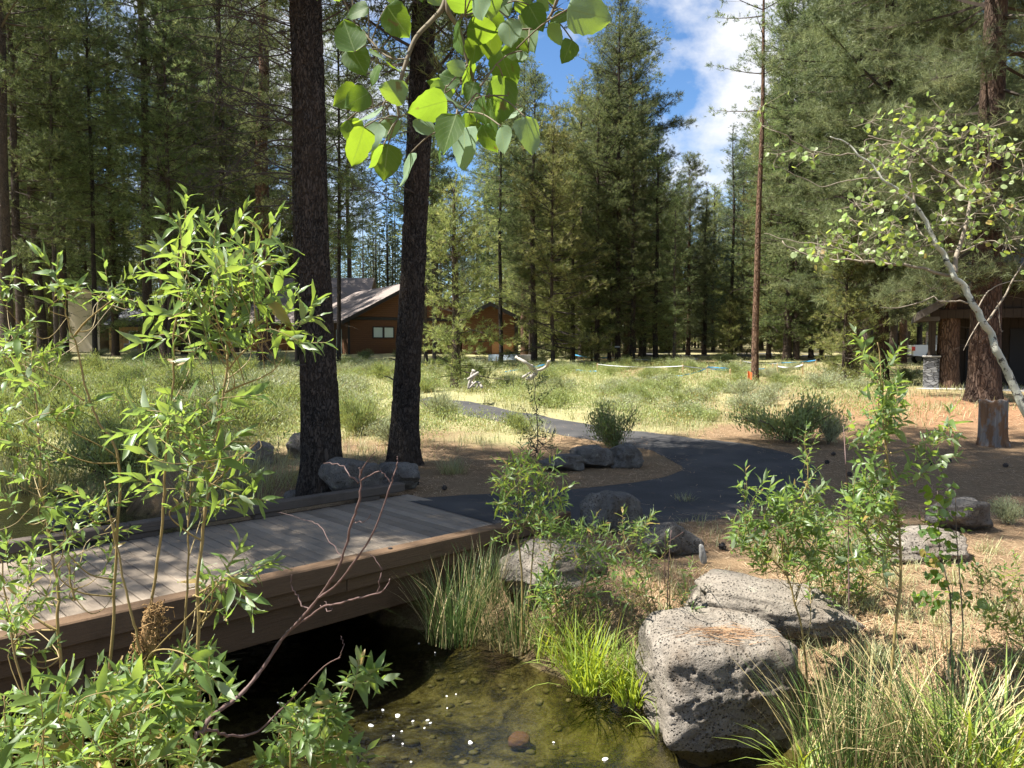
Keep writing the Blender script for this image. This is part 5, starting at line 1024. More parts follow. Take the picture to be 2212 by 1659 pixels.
# ------------------------------------------------------------------ leaning aspen at the right
def leaning_aspen():
    rng = np.random.default_rng(61); dp = 6.0; base = onground(2560, dp); at = base; r = thing('aspen_tree', 'leaning white barked aspen with sunlit round leaves at right', 'aspen', at)
    rb = root(2560, dp)
    br = [([rb, (2420, 1160), (2300, 990), (2212, 880), (2165, 780), (2130, 705), (2090, 635), (2052, 575), (2028, 533), (1988, 460), (1948, 417), (1905, 383), (1848, 327), (1795, 293)], .040, .10), ([(2062, 590), (2066, 553), (2085, 493), (2095, 423), (2071, 397), (2010, 355), (1955, 317), (1875, 293)], .019, .25), ([(2095, 425), (2118, 393), (2136, 333), (2133, 293)], .010, .4), ([(1975, 440), (1968, 383), (1941, 360), (1901, 337)], .010, .3), ([(2095, 640), (2055, 597), (1968, 573), (1858, 563), (1761, 556), (1690, 520)], .016, .25), ([(2095, 655), (2050, 650), (2008, 645), (1951, 663), (1898, 668)], .007, .3), ([(2070, 500), (2120, 450), (2180, 440), (2215, 430)], .006, .4), ([(2030, 540), (1985, 500), (1972, 470)], .007, .4), ([(2075, 545), (2140, 520), (2200, 535)], .006, .4),
          ([(2130, 700), (2170, 640), (2190, 600), (2215, 560)], .009, .4), ([(2110, 670), (2135, 630), (2180, 610), (2215, 605)], .006, .4), ([(2120, 690), (2100, 720), (2080, 760)], .005, .4), ([(2155, 650), (2160, 700), (2165, 720)], .004, .4), ([(1870, 565), (1800, 530), (1740, 525), (1650, 505)], .006, .4), ([(1850, 330), (1760, 330), (1690, 290), (1640, 250)], .005, .4), ([(1905, 383), (1830, 390), (1770, 400), (1690, 360)], .005, .4), ([(2085, 493), (2040, 470), (2010, 455)], .005, .4), ([(2085, 470), (2050, 420), (2030, 380)], .004, .5)]
    tb = MB(); bb = MB(); AP = []
    for k, (p, ra, e) in enumerate(br):
        P = smooth_line(np.array([PD(x, y, dp + (0 if k == 0 else .35 * sin(k * 2.1) * i / len(p))) for i, (x, y) in enumerate(p)]), 7); P += (fbm(np.arange(len(P))[:, None] * np.array([.3, .3, .3]) + k * 7, 2, 6) - .5)[:, None] * .05
        R = np.linspace(ra, ra * e, len(P)); (tb if k == 0 else bb).tube(P - at, R * (1 + .06 * rng.normal(size=len(P))), 12 if k == 0 else 7); AP.append(P)
    AP = np.concatenate(AP); Q = lambda x, y: (1474.7 + x / 3, y / 3)
    cl = [(1440, 690), (1220, 790), (1400, 790), (1700, 740), (1500, 830), (1640, 830), (1600, 900), (1290, 940), (1660, 960), (1800, 1000), (1560, 960), (1880, 890), (1980, 830), (2020, 880), (1400, 1030), (1300, 1060), (1700, 1110), (1480, 1050), (1900, 1080), (2000, 1040), (2100, 960), (2140, 1000), (1190, 1000), (1840, 1220), (1900, 1220), (1340, 1160), (1470, 1250), (1520, 1240), (1180, 1250), (1230, 1330), (1130, 1330), (1380, 1250), (2000, 1270), (2080, 1300), (2150, 1350), (2040, 1390), (1680, 1400), (1720, 1430), (1640, 1460), (1840, 1450), (1880, 1470), (1350, 1450), (1110, 1430), (1000, 1540), (1250, 1500), (1330, 1520), (1440, 1520), (1050, 1560), (1450, 1590), (850, 1600), (1900, 1560), (2100, 1560), (2140, 1540), (1200, 1640), (950, 1560), (800, 1640), (1130, 1600), (1380, 1590), (1300, 1640), (880, 1640), (1000, 1640), (1540, 1600), (1700, 1550), (640, 860), (500, 700), (620, 1000), (850, 1000), (640, 1130), (900, 960), (560, 620), (640, 1600), (720, 1570), (560, 1560), (450, 1520), (2180, 1400), (2200, 1100), (1740, 1280), (1950, 1180), (1800, 900), (1450, 900)]
    cl = [q_ for q_ in cl if q_[0] > 930 or q_[1] > 1500 and q_[0] > 780 or q_ in ((500, 700), (620, 1000), (850, 1000))]
    LB = []; LD = []; LN = []; S0 = []; S1 = []
    for (x, y) in cl:
        c = PD(*Q(x, y), dp + rng.normal() * .28); j = np.argmin(np.linalg.norm(AP - c, axis=1)); a = AP[j]; v = c - a; tw = smooth_line(np.array([a, a + v * .5 + rng.normal(size=3) * .05 + np.array([0, 0, .03]), c]), 5); S0.append(tw[:-1]); S1.append(tw[1:])
        n = rng.integers(9, 14)
        for q in range(n):
            b = c + rng.normal(size=3) * np.array([.075, .075, .06]); d = nrm(rng.normal(size=3) + np.array([0, 0, -.7])); LB.append(b); LD.append(d); LN.append(nrm(rng.normal(size=3) + np.array([-.3, -.5, .5])))
            S0.append(np.array([c])); S1.append(np.array([b]))
    m = len(LB); lm = MB(); sz = .045 * rng.uniform(.7, 1.2, m); lm.leaves(np.array(LB) - at, LD, LN, sz, sz * .96, rng.random((m, 3)), 'round', .08, .15, rng)
    bb.segs(np.concatenate(S0) - at, np.concatenate(S1) - at, .0024, .0010, 4)
    tb.build('trunk', M['aspen_bark'], r, True); bb.build('branches', M['aspen_twig'], r, True); lm.build('foliage', M['aspen_leaf'], r, True)
leaning_aspen()
# ------------------------------------------------------------------ rushes and sedges by the water
def rush(label, px, py, z, n, rad, L, W, mat, seed, lean=.30, droop=.6, straw=.2, name='rush_clump', cat='rush', az=None, k=5, heads=0):
    rng = np.random.default_rng(seed); at = PZ(px, py, z); g = gz1(at[0], at[1]); at[2] = max(g, z) if z > WZ else z
    a = rng.uniform(0, 6.283, n) if az is None else az + rng.normal(size=n) * .9; rr = rad * np.sqrt(rng.random(n)); pa = rng.uniform(0, 6.283, n)
    B = np.stack([rr * np.cos(pa), rr * np.sin(pa) * .8, -.04 + 0 * rr], -1)
    a = np.where(rng.random(n) < .6, pa, a) if az is None else a
    ln = np.abs(rng.normal(lean, .18, n)) * (.35 + .65 * rr / rad); st = rng.random(n) < straw
    tone = np.where(st, rng.uniform(.68, 1, n), rng.uniform(0, .62, n)); c = np.stack([tone, rng.random(n), rng.random(n)], -1)
    Ls = rng.uniform(L[0], L[1], n); mb = MB(); mb.ribbons(B, a, Ls, ln, np.abs(rng.normal(droop, droop * .5, n)), rng.uniform(.7, 1.2, n) * W, c, k)
    return tag(mb.build(name, M[mat], loc=tuple(at)), label, cat)
rush('dark tufted rush clump at the water under the bridge end', 985, 1375, -.62, 300, .30, (.45, .95), .007, 'rush', 71, .30, .55, .22)
rush('thin green rushes in front of the broad rounded boulder', 1120, 1385, -.60, 260, .33, (.35, .75), .007, 'rush', 72, .35, .6, .30)
rush('tall shaded grass tuft between the bridge and broad boulder', 1050, 1300, -.40, 200, .22, (.4, .8), .006, 'rush', 73, .25, .5, .25)
rush('bright yellow green sedge clump leaning over the water', 1275, 1478, -.66, 190, .20, (.35, .75), .013, 'sedge', 74, .35, .95, 0, 'sedge_clump', 'sedge')
rush('second bright sedge tuft, right of the leaning one', 1365, 1505, -.66, 150, .17, (.3, .58), .012, 'sedge', 75, .35, .95, 0, 'sedge_clump', 'sedge')
rush('few drooping yellow sedge blades against the biggest boulder', 1418, 1575, -.74, 14, .04, (.22, .42), .014, 'sedge', 76, .5, 1.7, 0, 'sedge_clump', 'sedge')
rush('green sedge behind the two bright sedge tufts', 1210, 1420, -.62, 130, .22, (.35, .65), .010, 'sedge', 77, .35, .8, 0, 'sedge_clump', 'sedge')
rush('sedge tuft between the biggest boulder and the upright sapling', 1420, 1480, -.55, 120, .14, (.3, .6), .009, 'rush', 78, .3, .7, .3)
rush('big rush clump with straw coloured stems at lower right', 1850, 1640, -.50, 460, .40, (.40, .82), .0075, 'rush', 79, .38, .45, .34)
rush('straw and green rush clump in the bottom right corner', 2060, 1650, -.35, 420, .40, (.45, .9), .008, 'rush', 80, .45, .8, .45)
rush('broad bladed sedge arching at the bottom right edge', 2160, 1690, -.35, 120, .25, (.5, .85), .016, 'sedge', 81, .6, 1.3, 0, 'sedge_clump', 'sedge')
rush('small sedge tuft with bent blades in front of the big rush clump', 1745, 1690, -.70, 60, .15, (.35, .7), .013, 'sedge', 82, .6, 1.2, 0, 'sedge_clump', 'sedge')
rush('pale bunch grass on the shaded needles near the path bend', 978, 1025, -.02, 240, .22, (.22, .42), .006, 'grass', 83, .35, .8, 0, 'bunch_grass', 'grass tuft')
rush('sunlit pale bunch grass behind the pale slab', 1668, 1215, .0, 160, .16, (.15, .3), .005, 'grass', 84, .4, .8, 0, 'bunch_grass', 'grass tuft')
rush('pale bunch grass beside the flat sunlit rock', 1915, 1262, .0, 160, .18, (.15, .3), .005, 'grass', 85, .4, .8, 0, 'bunch_grass', 'grass tuft')
rush('reedy grass on the far stream bank behind the left willows', 60, 1050, -.6, 700, 1.3, (.4, .9), .014, 'grass', 86, .3, .6, 0, 'bank_grass', 'grass')
rush('dim tall grass between the curb and the massive trunk', 520, 1060, -.1, 600, 1.0, (.35, .75), .012, 'grass', 87, .3, .6, 0, 'bank_grass', 'grass')
for (x, y, s_) in ((1560, 1260, 88), (1890, 1420, 89), (2130, 1190, 90), (700, 985, 91), (790, 975, 92), (1480, 1085, 93)):
    rush('small pale grass tuft on bare needle litter', x, y, .0, 90, .13, (.10, .24), .005, 'grass', s_, .45, .8, 0, 'bunch_grass', 'grass tuft')['group'] = 'small grass tufts on the needles'
# ------------------------------------------------------------------ meadow shrubs
def shrub_proto(seed, R, H, n, leaf, up=.6, stems=46, hollow=.35):
    rng = np.random.default_rng(seed); S0 = []; S1 = []; B = []; D = []
    lob = [(rng.uniform(0, 6.28), rng.uniform(.3, .95), rng.uniform(.55, 1.05)) for _ in range(9)]
    for q in range(stems):
        a, k, hh = lob[rng.integers(9)]; a += rng.normal() * .35; k = np.clip(k + rng.normal() * .18, 0, 1.1); e = np.array([R * k * cos(a), R * k * sin(a), H * hh * rng.uniform(.7, 1.05) * (1 - .28 * k * k)])
        s = np.linspace(0, 1, 5)[:, None]; P = e * np.array([1, 1, 0]) * s ** 1.3 + np.array([0, 0, 1]) * e[2] * s + rng.normal(size=(5, 3)) * .02; S0.append(P[:-1]); S1.append(P[1:])
        m = n // stems; t = rng.uniform(hollow, 1.05, m); b = np.stack([np.interp(t, s[:, 0], P[:, i]) for i in range(3)], -1); b += rng.normal(size=(m, 3)) * np.array([.06, .06, .045]) * R / .5
        d = nrm(e * .5 + rng.normal(size=(m, 3)) * .35 * R + np.array([0, 0, up * R])); B.append(b); D.append(d)
    B = np.concatenate(B); D = np.concatenate(D); m = len(B); tone = np.clip(.5 + .28 * rng.normal(size=m), 0, 1); c = np.stack([tone, rng.random(m), rng.random(m)], -1)
    mb = MB(); side = nrm(np.cross(D, rng.normal(size=(m, 3)))); L = leaf[0] * rng.uniform(.6, 1.3, m)[:, None]; W = leaf[1] * rng.uniform(.7, 1.2, m)[:, None] * .5
    V = np.stack([B, B + D * L * .55 + side * W, B + D * L, B + D * L * .55 - side * W], 1); mb.add(V.reshape(-1, 3), None, np.arange(m * 4).reshape(-1, 4), np.repeat(c, 4, 0))
    sb = MB(); sb.segs(np.concatenate(S0), np.concatenate(S1), .007, .005, 3); return mb, sb
SH = {}
for nm, a, mat in (('sage_a', (101, .62, .62, 5200, (.055, .016)), 'sage'), ('sage_b', (102, .75, .55, 5600, (.06, .016)), 'sage'), ('bitter_a', (103, .62, .75, 5600, (.055, .017), .9), 'bitterbrush'), ('bitter_b', (104, .8, .65, 6200, (.06, .017), .8), 'bitterbrush'), ('green_a', (105, .55, .85, 5200, (.05, .018), 1.2, 60, .2), 'shrub_green')):
    f, s_ = shrub_proto(*a); SH[nm] = (f.mesh(nm + '_leaf_mesh', M[mat]), s_.mesh(nm + '_stem_mesh', M['shrub_stem']))
def shrub(kind, at, s, label, group=None, name='sage_bush', cat='shrub', sz=1.0):
    r = thing(name, label, cat, at, group, at[0] * 7.3 + at[1]); r.scale = (s, s, s * sz)
    for nm, me in zip(('foliage', 'stems'), SH[kind]): o = bpy.data.objects.new(nm, me); COL.objects.link(o); o.parent = r
SHA = []
def shrub_px(kind, px, py, w, h, label, **kw):
    at = PG(px, py); R = w / F * at[1] * .5; base = {'sage_a': .62, 'sage_b': .75, 'bitter_a': .62, 'bitter_b': .8, 'green_a': .55}[kind]; hb = {'sage_a': .62, 'sage_b': .55, 'bitter_a': .75, 'bitter_b': .65, 'green_a': .85}[kind]
    s = R / base; shrub(kind, at, s, label, sz=(h / F * at[1]) / (hb * s), **kw); SHA.append((at[0], at[1], R))
shrub_px('green_a', 1328, 968, 125, 112, 'dark green upright bush standing at the path edge by the boulder pair')
shrub_px('bitter_a', 1700, 955, 225, 118, 'large feathery bush right of where the path bends', name='bitterbrush')
shrub_px('sage_a', 1790, 960, 90, 70, 'grey green bush close behind the large feathery bush')
shrub_px('green_a', 790, 778, 42, 26, 'small leafy green bush under the cabin window', name='leafy_shrub')
shrub_px('green_a', 1100, 775, 26, 22, 'bright green bush against the tan panel of the cabin', name='leafy_shrub')
shrub_px('green_a', 1962, 830, 52, 44, 'dark leafy bush left of the stone pillar', name='leafy_shrub')
shrub_px('sage_a', 2175, 1135, 80, 60, 'silvery sagebrush at the right edge beside the blocky rock')
shrub_px('bitter_a', 1130, 935, 100, 55, 'pale bush in front of the far path, left of the thin sapling', name='bitterbrush')
shrub_px('bitter_b', 780, 940, 130, 90, 'tall pale bush between the two dark trunks', name='bitterbrush')
shrub_px('sage_b', 945, 905, 90, 60, 'pale bush right of the slender dark trunk')
shrub_px('bitter_b', 560, 930, 140, 90, 'broad pale bush left of the massive trunk', name='bitterbrush')
shrub_px('sage_b', 1830, 1215, 90, 60, 'low green bush behind the pale slab among the saplings')
shrub_px('sage_a', 600, 790, 45, 34, 'round grey bush beside the red barked pine on its mound')
shrub_px('bitter_b', 300, 960, 190, 120, 'big shaded bush on the stream bank behind the tall willow', name='bitterbrush')
shrub_px('green_a', 440, 960, 150, 120, 'dark bush on the stream bank left of the broad pale bush', name='leafy_shrub')
shrub_px('bitter_a', 120, 930, 170, 120, 'sunlit yellow green bush across the stream at left', name='bitterbrush')
shrub_px('green_a', 30, 850, 150, 120, 'leafy bush at the left edge under the red trunk', name='leafy_shrub')
def meadow():
    rng = np.random.default_rng(14); n = 0; tr = 0
    L = {'l': ('pale green bush in the sunlit meadow left of the slender dark trunk', 'meadow bushes left of the dark trunks'), 'c': ('pale green bush in the sunlit meadow beyond the path', 'meadow bushes beyond the path'), 'f': ('low bush far back among the trunks of the wood', 'low bushes among the far trunks')}
    while n < 240 and tr < 9000:
        tr += 1; far = n > 192
        d = rng.uniform(15.5, 44) if not far else rng.uniform(44, 75); px = rng.uniform(-60, 1850); x = (px - CX) / F * d
        if inside(PATH_POLY, np.array([x]), np.array([d]))[0] or polydist(PATH_POLY, np.array([x]), np.array([d]))[0] < .75: continue
        if inside(STREAM, np.array([x]), np.array([d]))[0] or polydist(STREAM, np.array([x]), np.array([d]))[0] < .5: continue
        if (x > 3 and d < 20) or (880 < px < 1430 and d < 21.5): continue
        if px > 1500 and rng.random() < .45: continue
        if far and 55 < d < 69 and px > 1300: continue
        if any((a[0] - x) ** 2 + (a[1] - d) ** 2 < (.42 + .5 * a[2]) ** 2 for a in SHA): continue
        if far and 640 < px < 1140 and -23 < x < 2 and d > 59: continue
        s = rng.uniform(.75, 1.5) * (.78 if px > 1130 and 22 < d < 46 else 1); SHA.append((x, d, .6 * s)); k = rng.choice(['sage_a', 'sage_b', 'bitter_a', 'bitter_b', 'bitter_b', 'sage_b'] if not far else ['bitter_b', 'green_a', 'sage_b'])
        q = L['f' if far else 'l' if px < 1000 else 'c']; shrub(k, (x, d, gz1(x, d) - .04), s, q[0], q[1], sz=rng.uniform(.7, 1.1)); n += 1
meadow()
def left_bank():
    rng = np.random.default_rng(17); n = 0; tr = 0
    while n < 46 and tr < 4000:
        tr += 1; d = rng.uniform(13.5, 38); px = rng.uniform(-80, 640); x = (px - CX) / F * d
        if inside(STREAM, np.array([x]), np.array([d]))[0] or polydist(STREAM, np.array([x]), np.array([d]))[0] < .4 or (px > 500 and d < 16): continue
        if any((a[0] - x) ** 2 + (a[1] - d) ** 2 < (.3 + .45 * a[2]) ** 2 for a in SHA): continue
        s = rng.uniform(1.0, 1.9); SHA.append((x, d, .6 * s)); shrub(rng.choice(['bitter_a', 'bitter_b', 'sage_b', 'bitter_b', 'green_a']), (x, d, gz1(x, d) - .04), s, 'large sage green bush on the far stream bank left of the massive trunk', 'bushes on the far stream bank', sz=rng.uniform(.8, 1.15)); n += 1
left_bank()
def meadow_grass():
    rng = np.random.default_rng(15); m = 190000; d = 10.5 + 37.5 * rng.random(m) ** 1.5; px = rng.uniform(-100, 2300, m); x = (px - CX) / F * d
    P = np.stack([x, d, x * 0], -1); dens = fbm(P * .8, 3, 44)
    ok = ~inside(PATH_POLY, x, d) & ~inside(STREAM, x, d); g = sst(15, 18, d + (fbm(P * .55, 4, 3) - .5) * 6 - .25 * np.maximum(0, x + 3) + .9 * np.maximum(0, -3.5 - x)) * np.where(x > 5, .35, 1); ok &= rng.random(m) < g * sst(.30, .62, dens) * 1.2
    x, d = x[ok], d[ok]; n = len(x); B = np.stack([x, d, gz(x, d) - .02], -1); tone = np.clip(fbm(np.stack([x, d, x * 0], -1) * .35, 3, 8) * 1.6 - .3 + rng.normal(size=n) * .2, 0, 1)
    mb = MB(); mb.ribbons(B, rng.uniform(0, 6.28, n), rng.uniform(.08, .34, n), np.abs(rng.normal(.3, .15, n)), np.abs(rng.normal(.6, .3, n)), np.interp(d, [14, 48], [.010, .026]) * rng.uniform(.7, 1.3, n), np.stack([tone, rng.random(n), rng.random(n)], -1), 4)
    tag(mb.build('meadow_grass', M['grass']), 'sunlit meadow grass', 'grass', kind='stuff')
meadow_grass()
def litter():
    rng = np.random.default_rng(16); m = 90000; d = 5 + 17 * rng.random(m) ** 1.35; px = rng.uniform(560, 2400, m); x = (px - CX) / F * d
    sd = polydist(STREAM, x, d); pd = polydist(PATH_POLY, x, d); ip = inside(PATH_POLY, x, d)
    dn = fbm(np.stack([x, d, x * 0], -1) * 1.3, 3, 61)
    uvb = np.stack([(x - BC[0]) * BU[0] + (d - BC[1]) * BU[1], (x - BC[0]) * BV[0] + (d - BC[1]) * BV[1]], -1); onb = (uvb[:, 0] > -.1) & (np.abs(uvb[:, 1]) < 1.7)
    ok = ~inside(STREAM, x, d) & (sd > .35) & (~ip | ((rng.random(m) < .35 * np.exp(-pd / .16) + .012))) & (rng.random(m) < sst(.25, .6, dn)) & ~onb; x, d, ip = x[ok], d[ok], ip[ok]; n = len(x)
    a = rng.uniform(0, 6.28, n) * .5 + 2.2 * fbm(np.stack([x, d, x * 0], -1) * .9, 2, 3); L = rng.uniform(.05, .15, n); dirv = np.stack([np.cos(a), np.sin(a)], -1); W = rng.uniform(.0022, .0042, n) * np.interp(d, [5, 20], [1, 2.4])
    e = np.stack([x, d], -1) + dirv * L[:, None]; sdv = np.stack([-dirv[:, 1], dirv[:, 0]], -1) * W[:, None] * .5; z0 = gz(x, d) + .006 + .035 * ip + rng.random(n) * .008; z1 = gz(e[:, 0], e[:, 1]) + .006 + .035 * ip + rng.random(n) * .018
    V = np.stack([np.column_stack([x - sdv[:, 0], d - sdv[:, 1], z0]), np.column_stack([x + sdv[:, 0], d + sdv[:, 1], z0]), np.column_stack([e + sdv, z1]), np.column_stack([e - sdv, z1])], 1)
    mb = MB(); mb.add(V.reshape(-1, 3), None, np.arange(n * 4).reshape(-1, 4), np.repeat(np.stack([np.clip(rng.normal(.55, .28, n), 0, 1)] * 3, -1), 4, 0)); tag(mb.build('needle_litter', M['litter']), 'fallen dry pine needles on the bank', 'needles', kind='stuff')
litter()
def low_brush():
    # knee high brush between the bushes that nobody could count
    rng = np.random.default_rng(19); m = 9000; d = 13 + 34 * rng.random(m) ** 1.35; px = rng.uniform(-100, 2000, m); x = (px - CX) / F * d; P = np.stack([x, d, x * 0], -1)
    ok = ~inside(PATH_POLY, x, d) & (polydist(PATH_POLY, x, d) > .55) & ~inside(STREAM, x, d) & (sst(15.5, 18, d - .25 * np.maximum(0, x + 3) + .9 * np.maximum(0, -3.5 - x)) * sst(.36, .6, fbm(P * .5, 3, 71)) * np.where(px > 1500, .5, 1) > rng.random(m)); x, d = x[ok], d[ok]; n = len(x); k = 46
    c = np.stack([x, d, gz(x, d)], -1)[:, None] + rng.normal(size=(n, k, 3)) * np.array([.17, .17, 0]); h = np.abs(rng.normal(.20, .12, (n, k))); c[..., 2] += h; B = c.reshape(-1, 3); D = nrm(rng.normal(size=B.shape) * .45 + np.array([0, 0, .9])); q = len(B); sd = nrm(np.cross(D, rng.normal(size=B.shape))); L = rng.uniform(.035, .085, q)[:, None]; W = L * .16
    V = np.stack([B, B + D * L * .5 + sd * W, B + D * L, B + D * L * .5 - sd * W], 1); t = np.repeat(np.clip(.5 + .25 * rng.normal(size=n), 0, 1), k); mb = MB(); mb.add(V.reshape(-1, 3), None, np.arange(q * 4).reshape(-1, 4), np.repeat(np.stack([np.clip(t + rng.normal(size=q) * .15, 0, 1), rng.random(q), t], -1), 4, 0)); tag(mb.build('low_brush', M['bitterbrush']), 'low pale brush between the meadow bushes', 'brush', kind='stuff')
low_brush()
def bank_plants():
    # sparse seedlings and dry grass on the sunlit bank
    rng = np.random.default_rng(20); m = 5200; d = 4.6 + 5.5 * rng.random(m); px = rng.uniform(1250, 2330, m); x = (px - CX) / F * d; P = np.stack([x, d, x * 0], -1); sd = polydist(STREAM, x, d)
    ok = ~inside(STREAM, x, d) & (sd > .25) & ~inside(PATH_POLY, x, d) & (sst(.45, .68, fbm(P * 1.4, 3, 15)) * np.interp(sd, [.3, 2.5], [1, .35]) > rng.random(m)); x, d = x[ok], d[ok]; n = len(x); k = 7
    c = np.repeat(np.stack([x, d, gz(x, d) - .01], -1), k, 0) + rng.normal(size=(n * k, 3)) * np.array([.03, .03, 0]); q = len(c); t = np.repeat(rng.random(n), k); mb = MB(); mb.ribbons(c, rng.uniform(0, 6.28, q), rng.uniform(.05, .20, q), np.abs(rng.normal(.45, .2, q)), np.abs(rng.normal(.7, .4, q)), rng.uniform(.003, .007, q), np.stack([t, rng.random(q), t], -1), 4); tag(mb.build('bank_seedlings', M['grass']), 'sparse grass seedlings on the needle bank', 'grass', kind='stuff')
bank_plants()
# old stump, fallen bleached wood
def stump():
    p = PG(2143, 962); d = p[1]; H = 96 / F * d; n = 90; th = np.linspace(0, 6.283, n, endpoint=False); zs = np.linspace(-.1, 1, 26); r0 = 27 / F * d
    fl = 1 + .35 * np.exp(-np.maximum(zs, 0) / .12)[:, None] * (.4 + .6 * (np.cos(th - .1)[None] > .2)); A = np.stack(np.broadcast_arrays(np.cos(th)[None] * 3.2 + 0 * zs[:, None], np.sin(th)[None] * 3.2 + 0 * zs[:, None], zs[:, None] * .7), -1)
    rad = r0 * fl * (1 + .22 * (fbm(A, 4, 4) - .5) - .10 * sst(.45, .9, vnoise(np.stack(np.broadcast_arrays(np.cos(th)[None] * 9 + 0 * zs[:, None], np.sin(th)[None] * 9 + 0 * zs[:, None], zs[:, None] * .6), -1), 11))); zz = zs[:, None] * H + (zs[:, None] > .93) * .12 * (vnoise(A * 1.5, 2) - .3)
    V = np.stack([rad * np.cos(th), rad * np.sin(th), np.broadcast_to(zz, rad.shape)], -1); i, j = np.meshgrid(np.arange(25), np.arange(n), indexing='ij'); j2 = (j + 1) % n
    V = np.vstack([V.reshape(-1, 3), V[-1] * np.array([.55, .55, 1]) - np.array([0, 0, .03]), [(0, 0, H - .06)]]); b = 26 * n
    Q = np.vstack([np.stack([i * n + j, i * n + j2, (i + 1) * n + j2, (i + 1) * n + j], -1).reshape(-1, 4), [(25 * n + q, 25 * n + (q + 1) % n, b + (q + 1) % n, b + q) for q in range(n)]])
    mb = MB(); mb.add(V, [(b + q, b + (q + 1) % n, b + n) for q in range(n)], Q); tag(mb.build('tree_stump', M['stump'], smooth=True, loc=tuple(p)), 'old grey tree stump with a rotten brown side on the needle bed', 'stump')
stump()
def fallen(label, pts, depth, r, seed, name='fallen_branch', extra=(), mat='bleached'):
    rng = np.random.default_rng(seed); mb = MB(); at = PG(*pts[-1]); at[1] = depth; at = PD(pts[-1][0], pts[-1][1], depth)
    for (p, ra) in [(pts, r)] + list(extra):
        P = smooth_line(np.array([PD(x, y, depth + .3 * sin(x)) for x, y in p]), 5); mb.tube(P - at, np.linspace(ra * .6, ra, len(P)) * (1 + .15 * rng.normal(size=len(P))), 8)
    tag(mb.build(name, M[mat], smooth=True, loc=tuple(at)), label, 'branch')
fallen('bleached fallen branch lying on the grass in front of the blue tape', [(1115, 772), (1135, 783), (1150, 795), (1158, 805), (1140, 820)], 29, .10, 3, extra=[([(1158, 800), (1170, 798), (1182, 790), (1186, 780)], .07), ([(1145, 805), (1130, 815)], .06)])
fallen('twisted bleached roots under the bushy young pine', [(1012, 840), (1018, 815), (1024, 800)], 24.5, .07, 4, 'bleached_roots', extra=[([(1010, 820), (1022, 812), (1032, 806)], .06), ([(1015, 838), (1030, 825), (1042, 838)], .05), ([(1024, 835), (1020, 822), (1028, 808)], .05), ([(1030, 838), (1036, 826)], .04)])
fallen('leafless thin upright twig in front of the shaded needles', [(1822, 920), (1827, 1000), (1832, 1100), (1834, 1330)], 5.2, .0045, 5, 'bare_twig', mat='red_twig')
fallen('two thin leaning bare twigs beside the upright sapling', [(1450, 1145), (1444, 1230), (1441, 1330), (1440, 1400)], 6.2, .0045, 6, 'bare_twig', mat='red_twig', extra=[([(1445, 1170), (1460, 1160), (1475, 1150)], .004), ([(1437, 1150), (1436, 1260)], .004)])
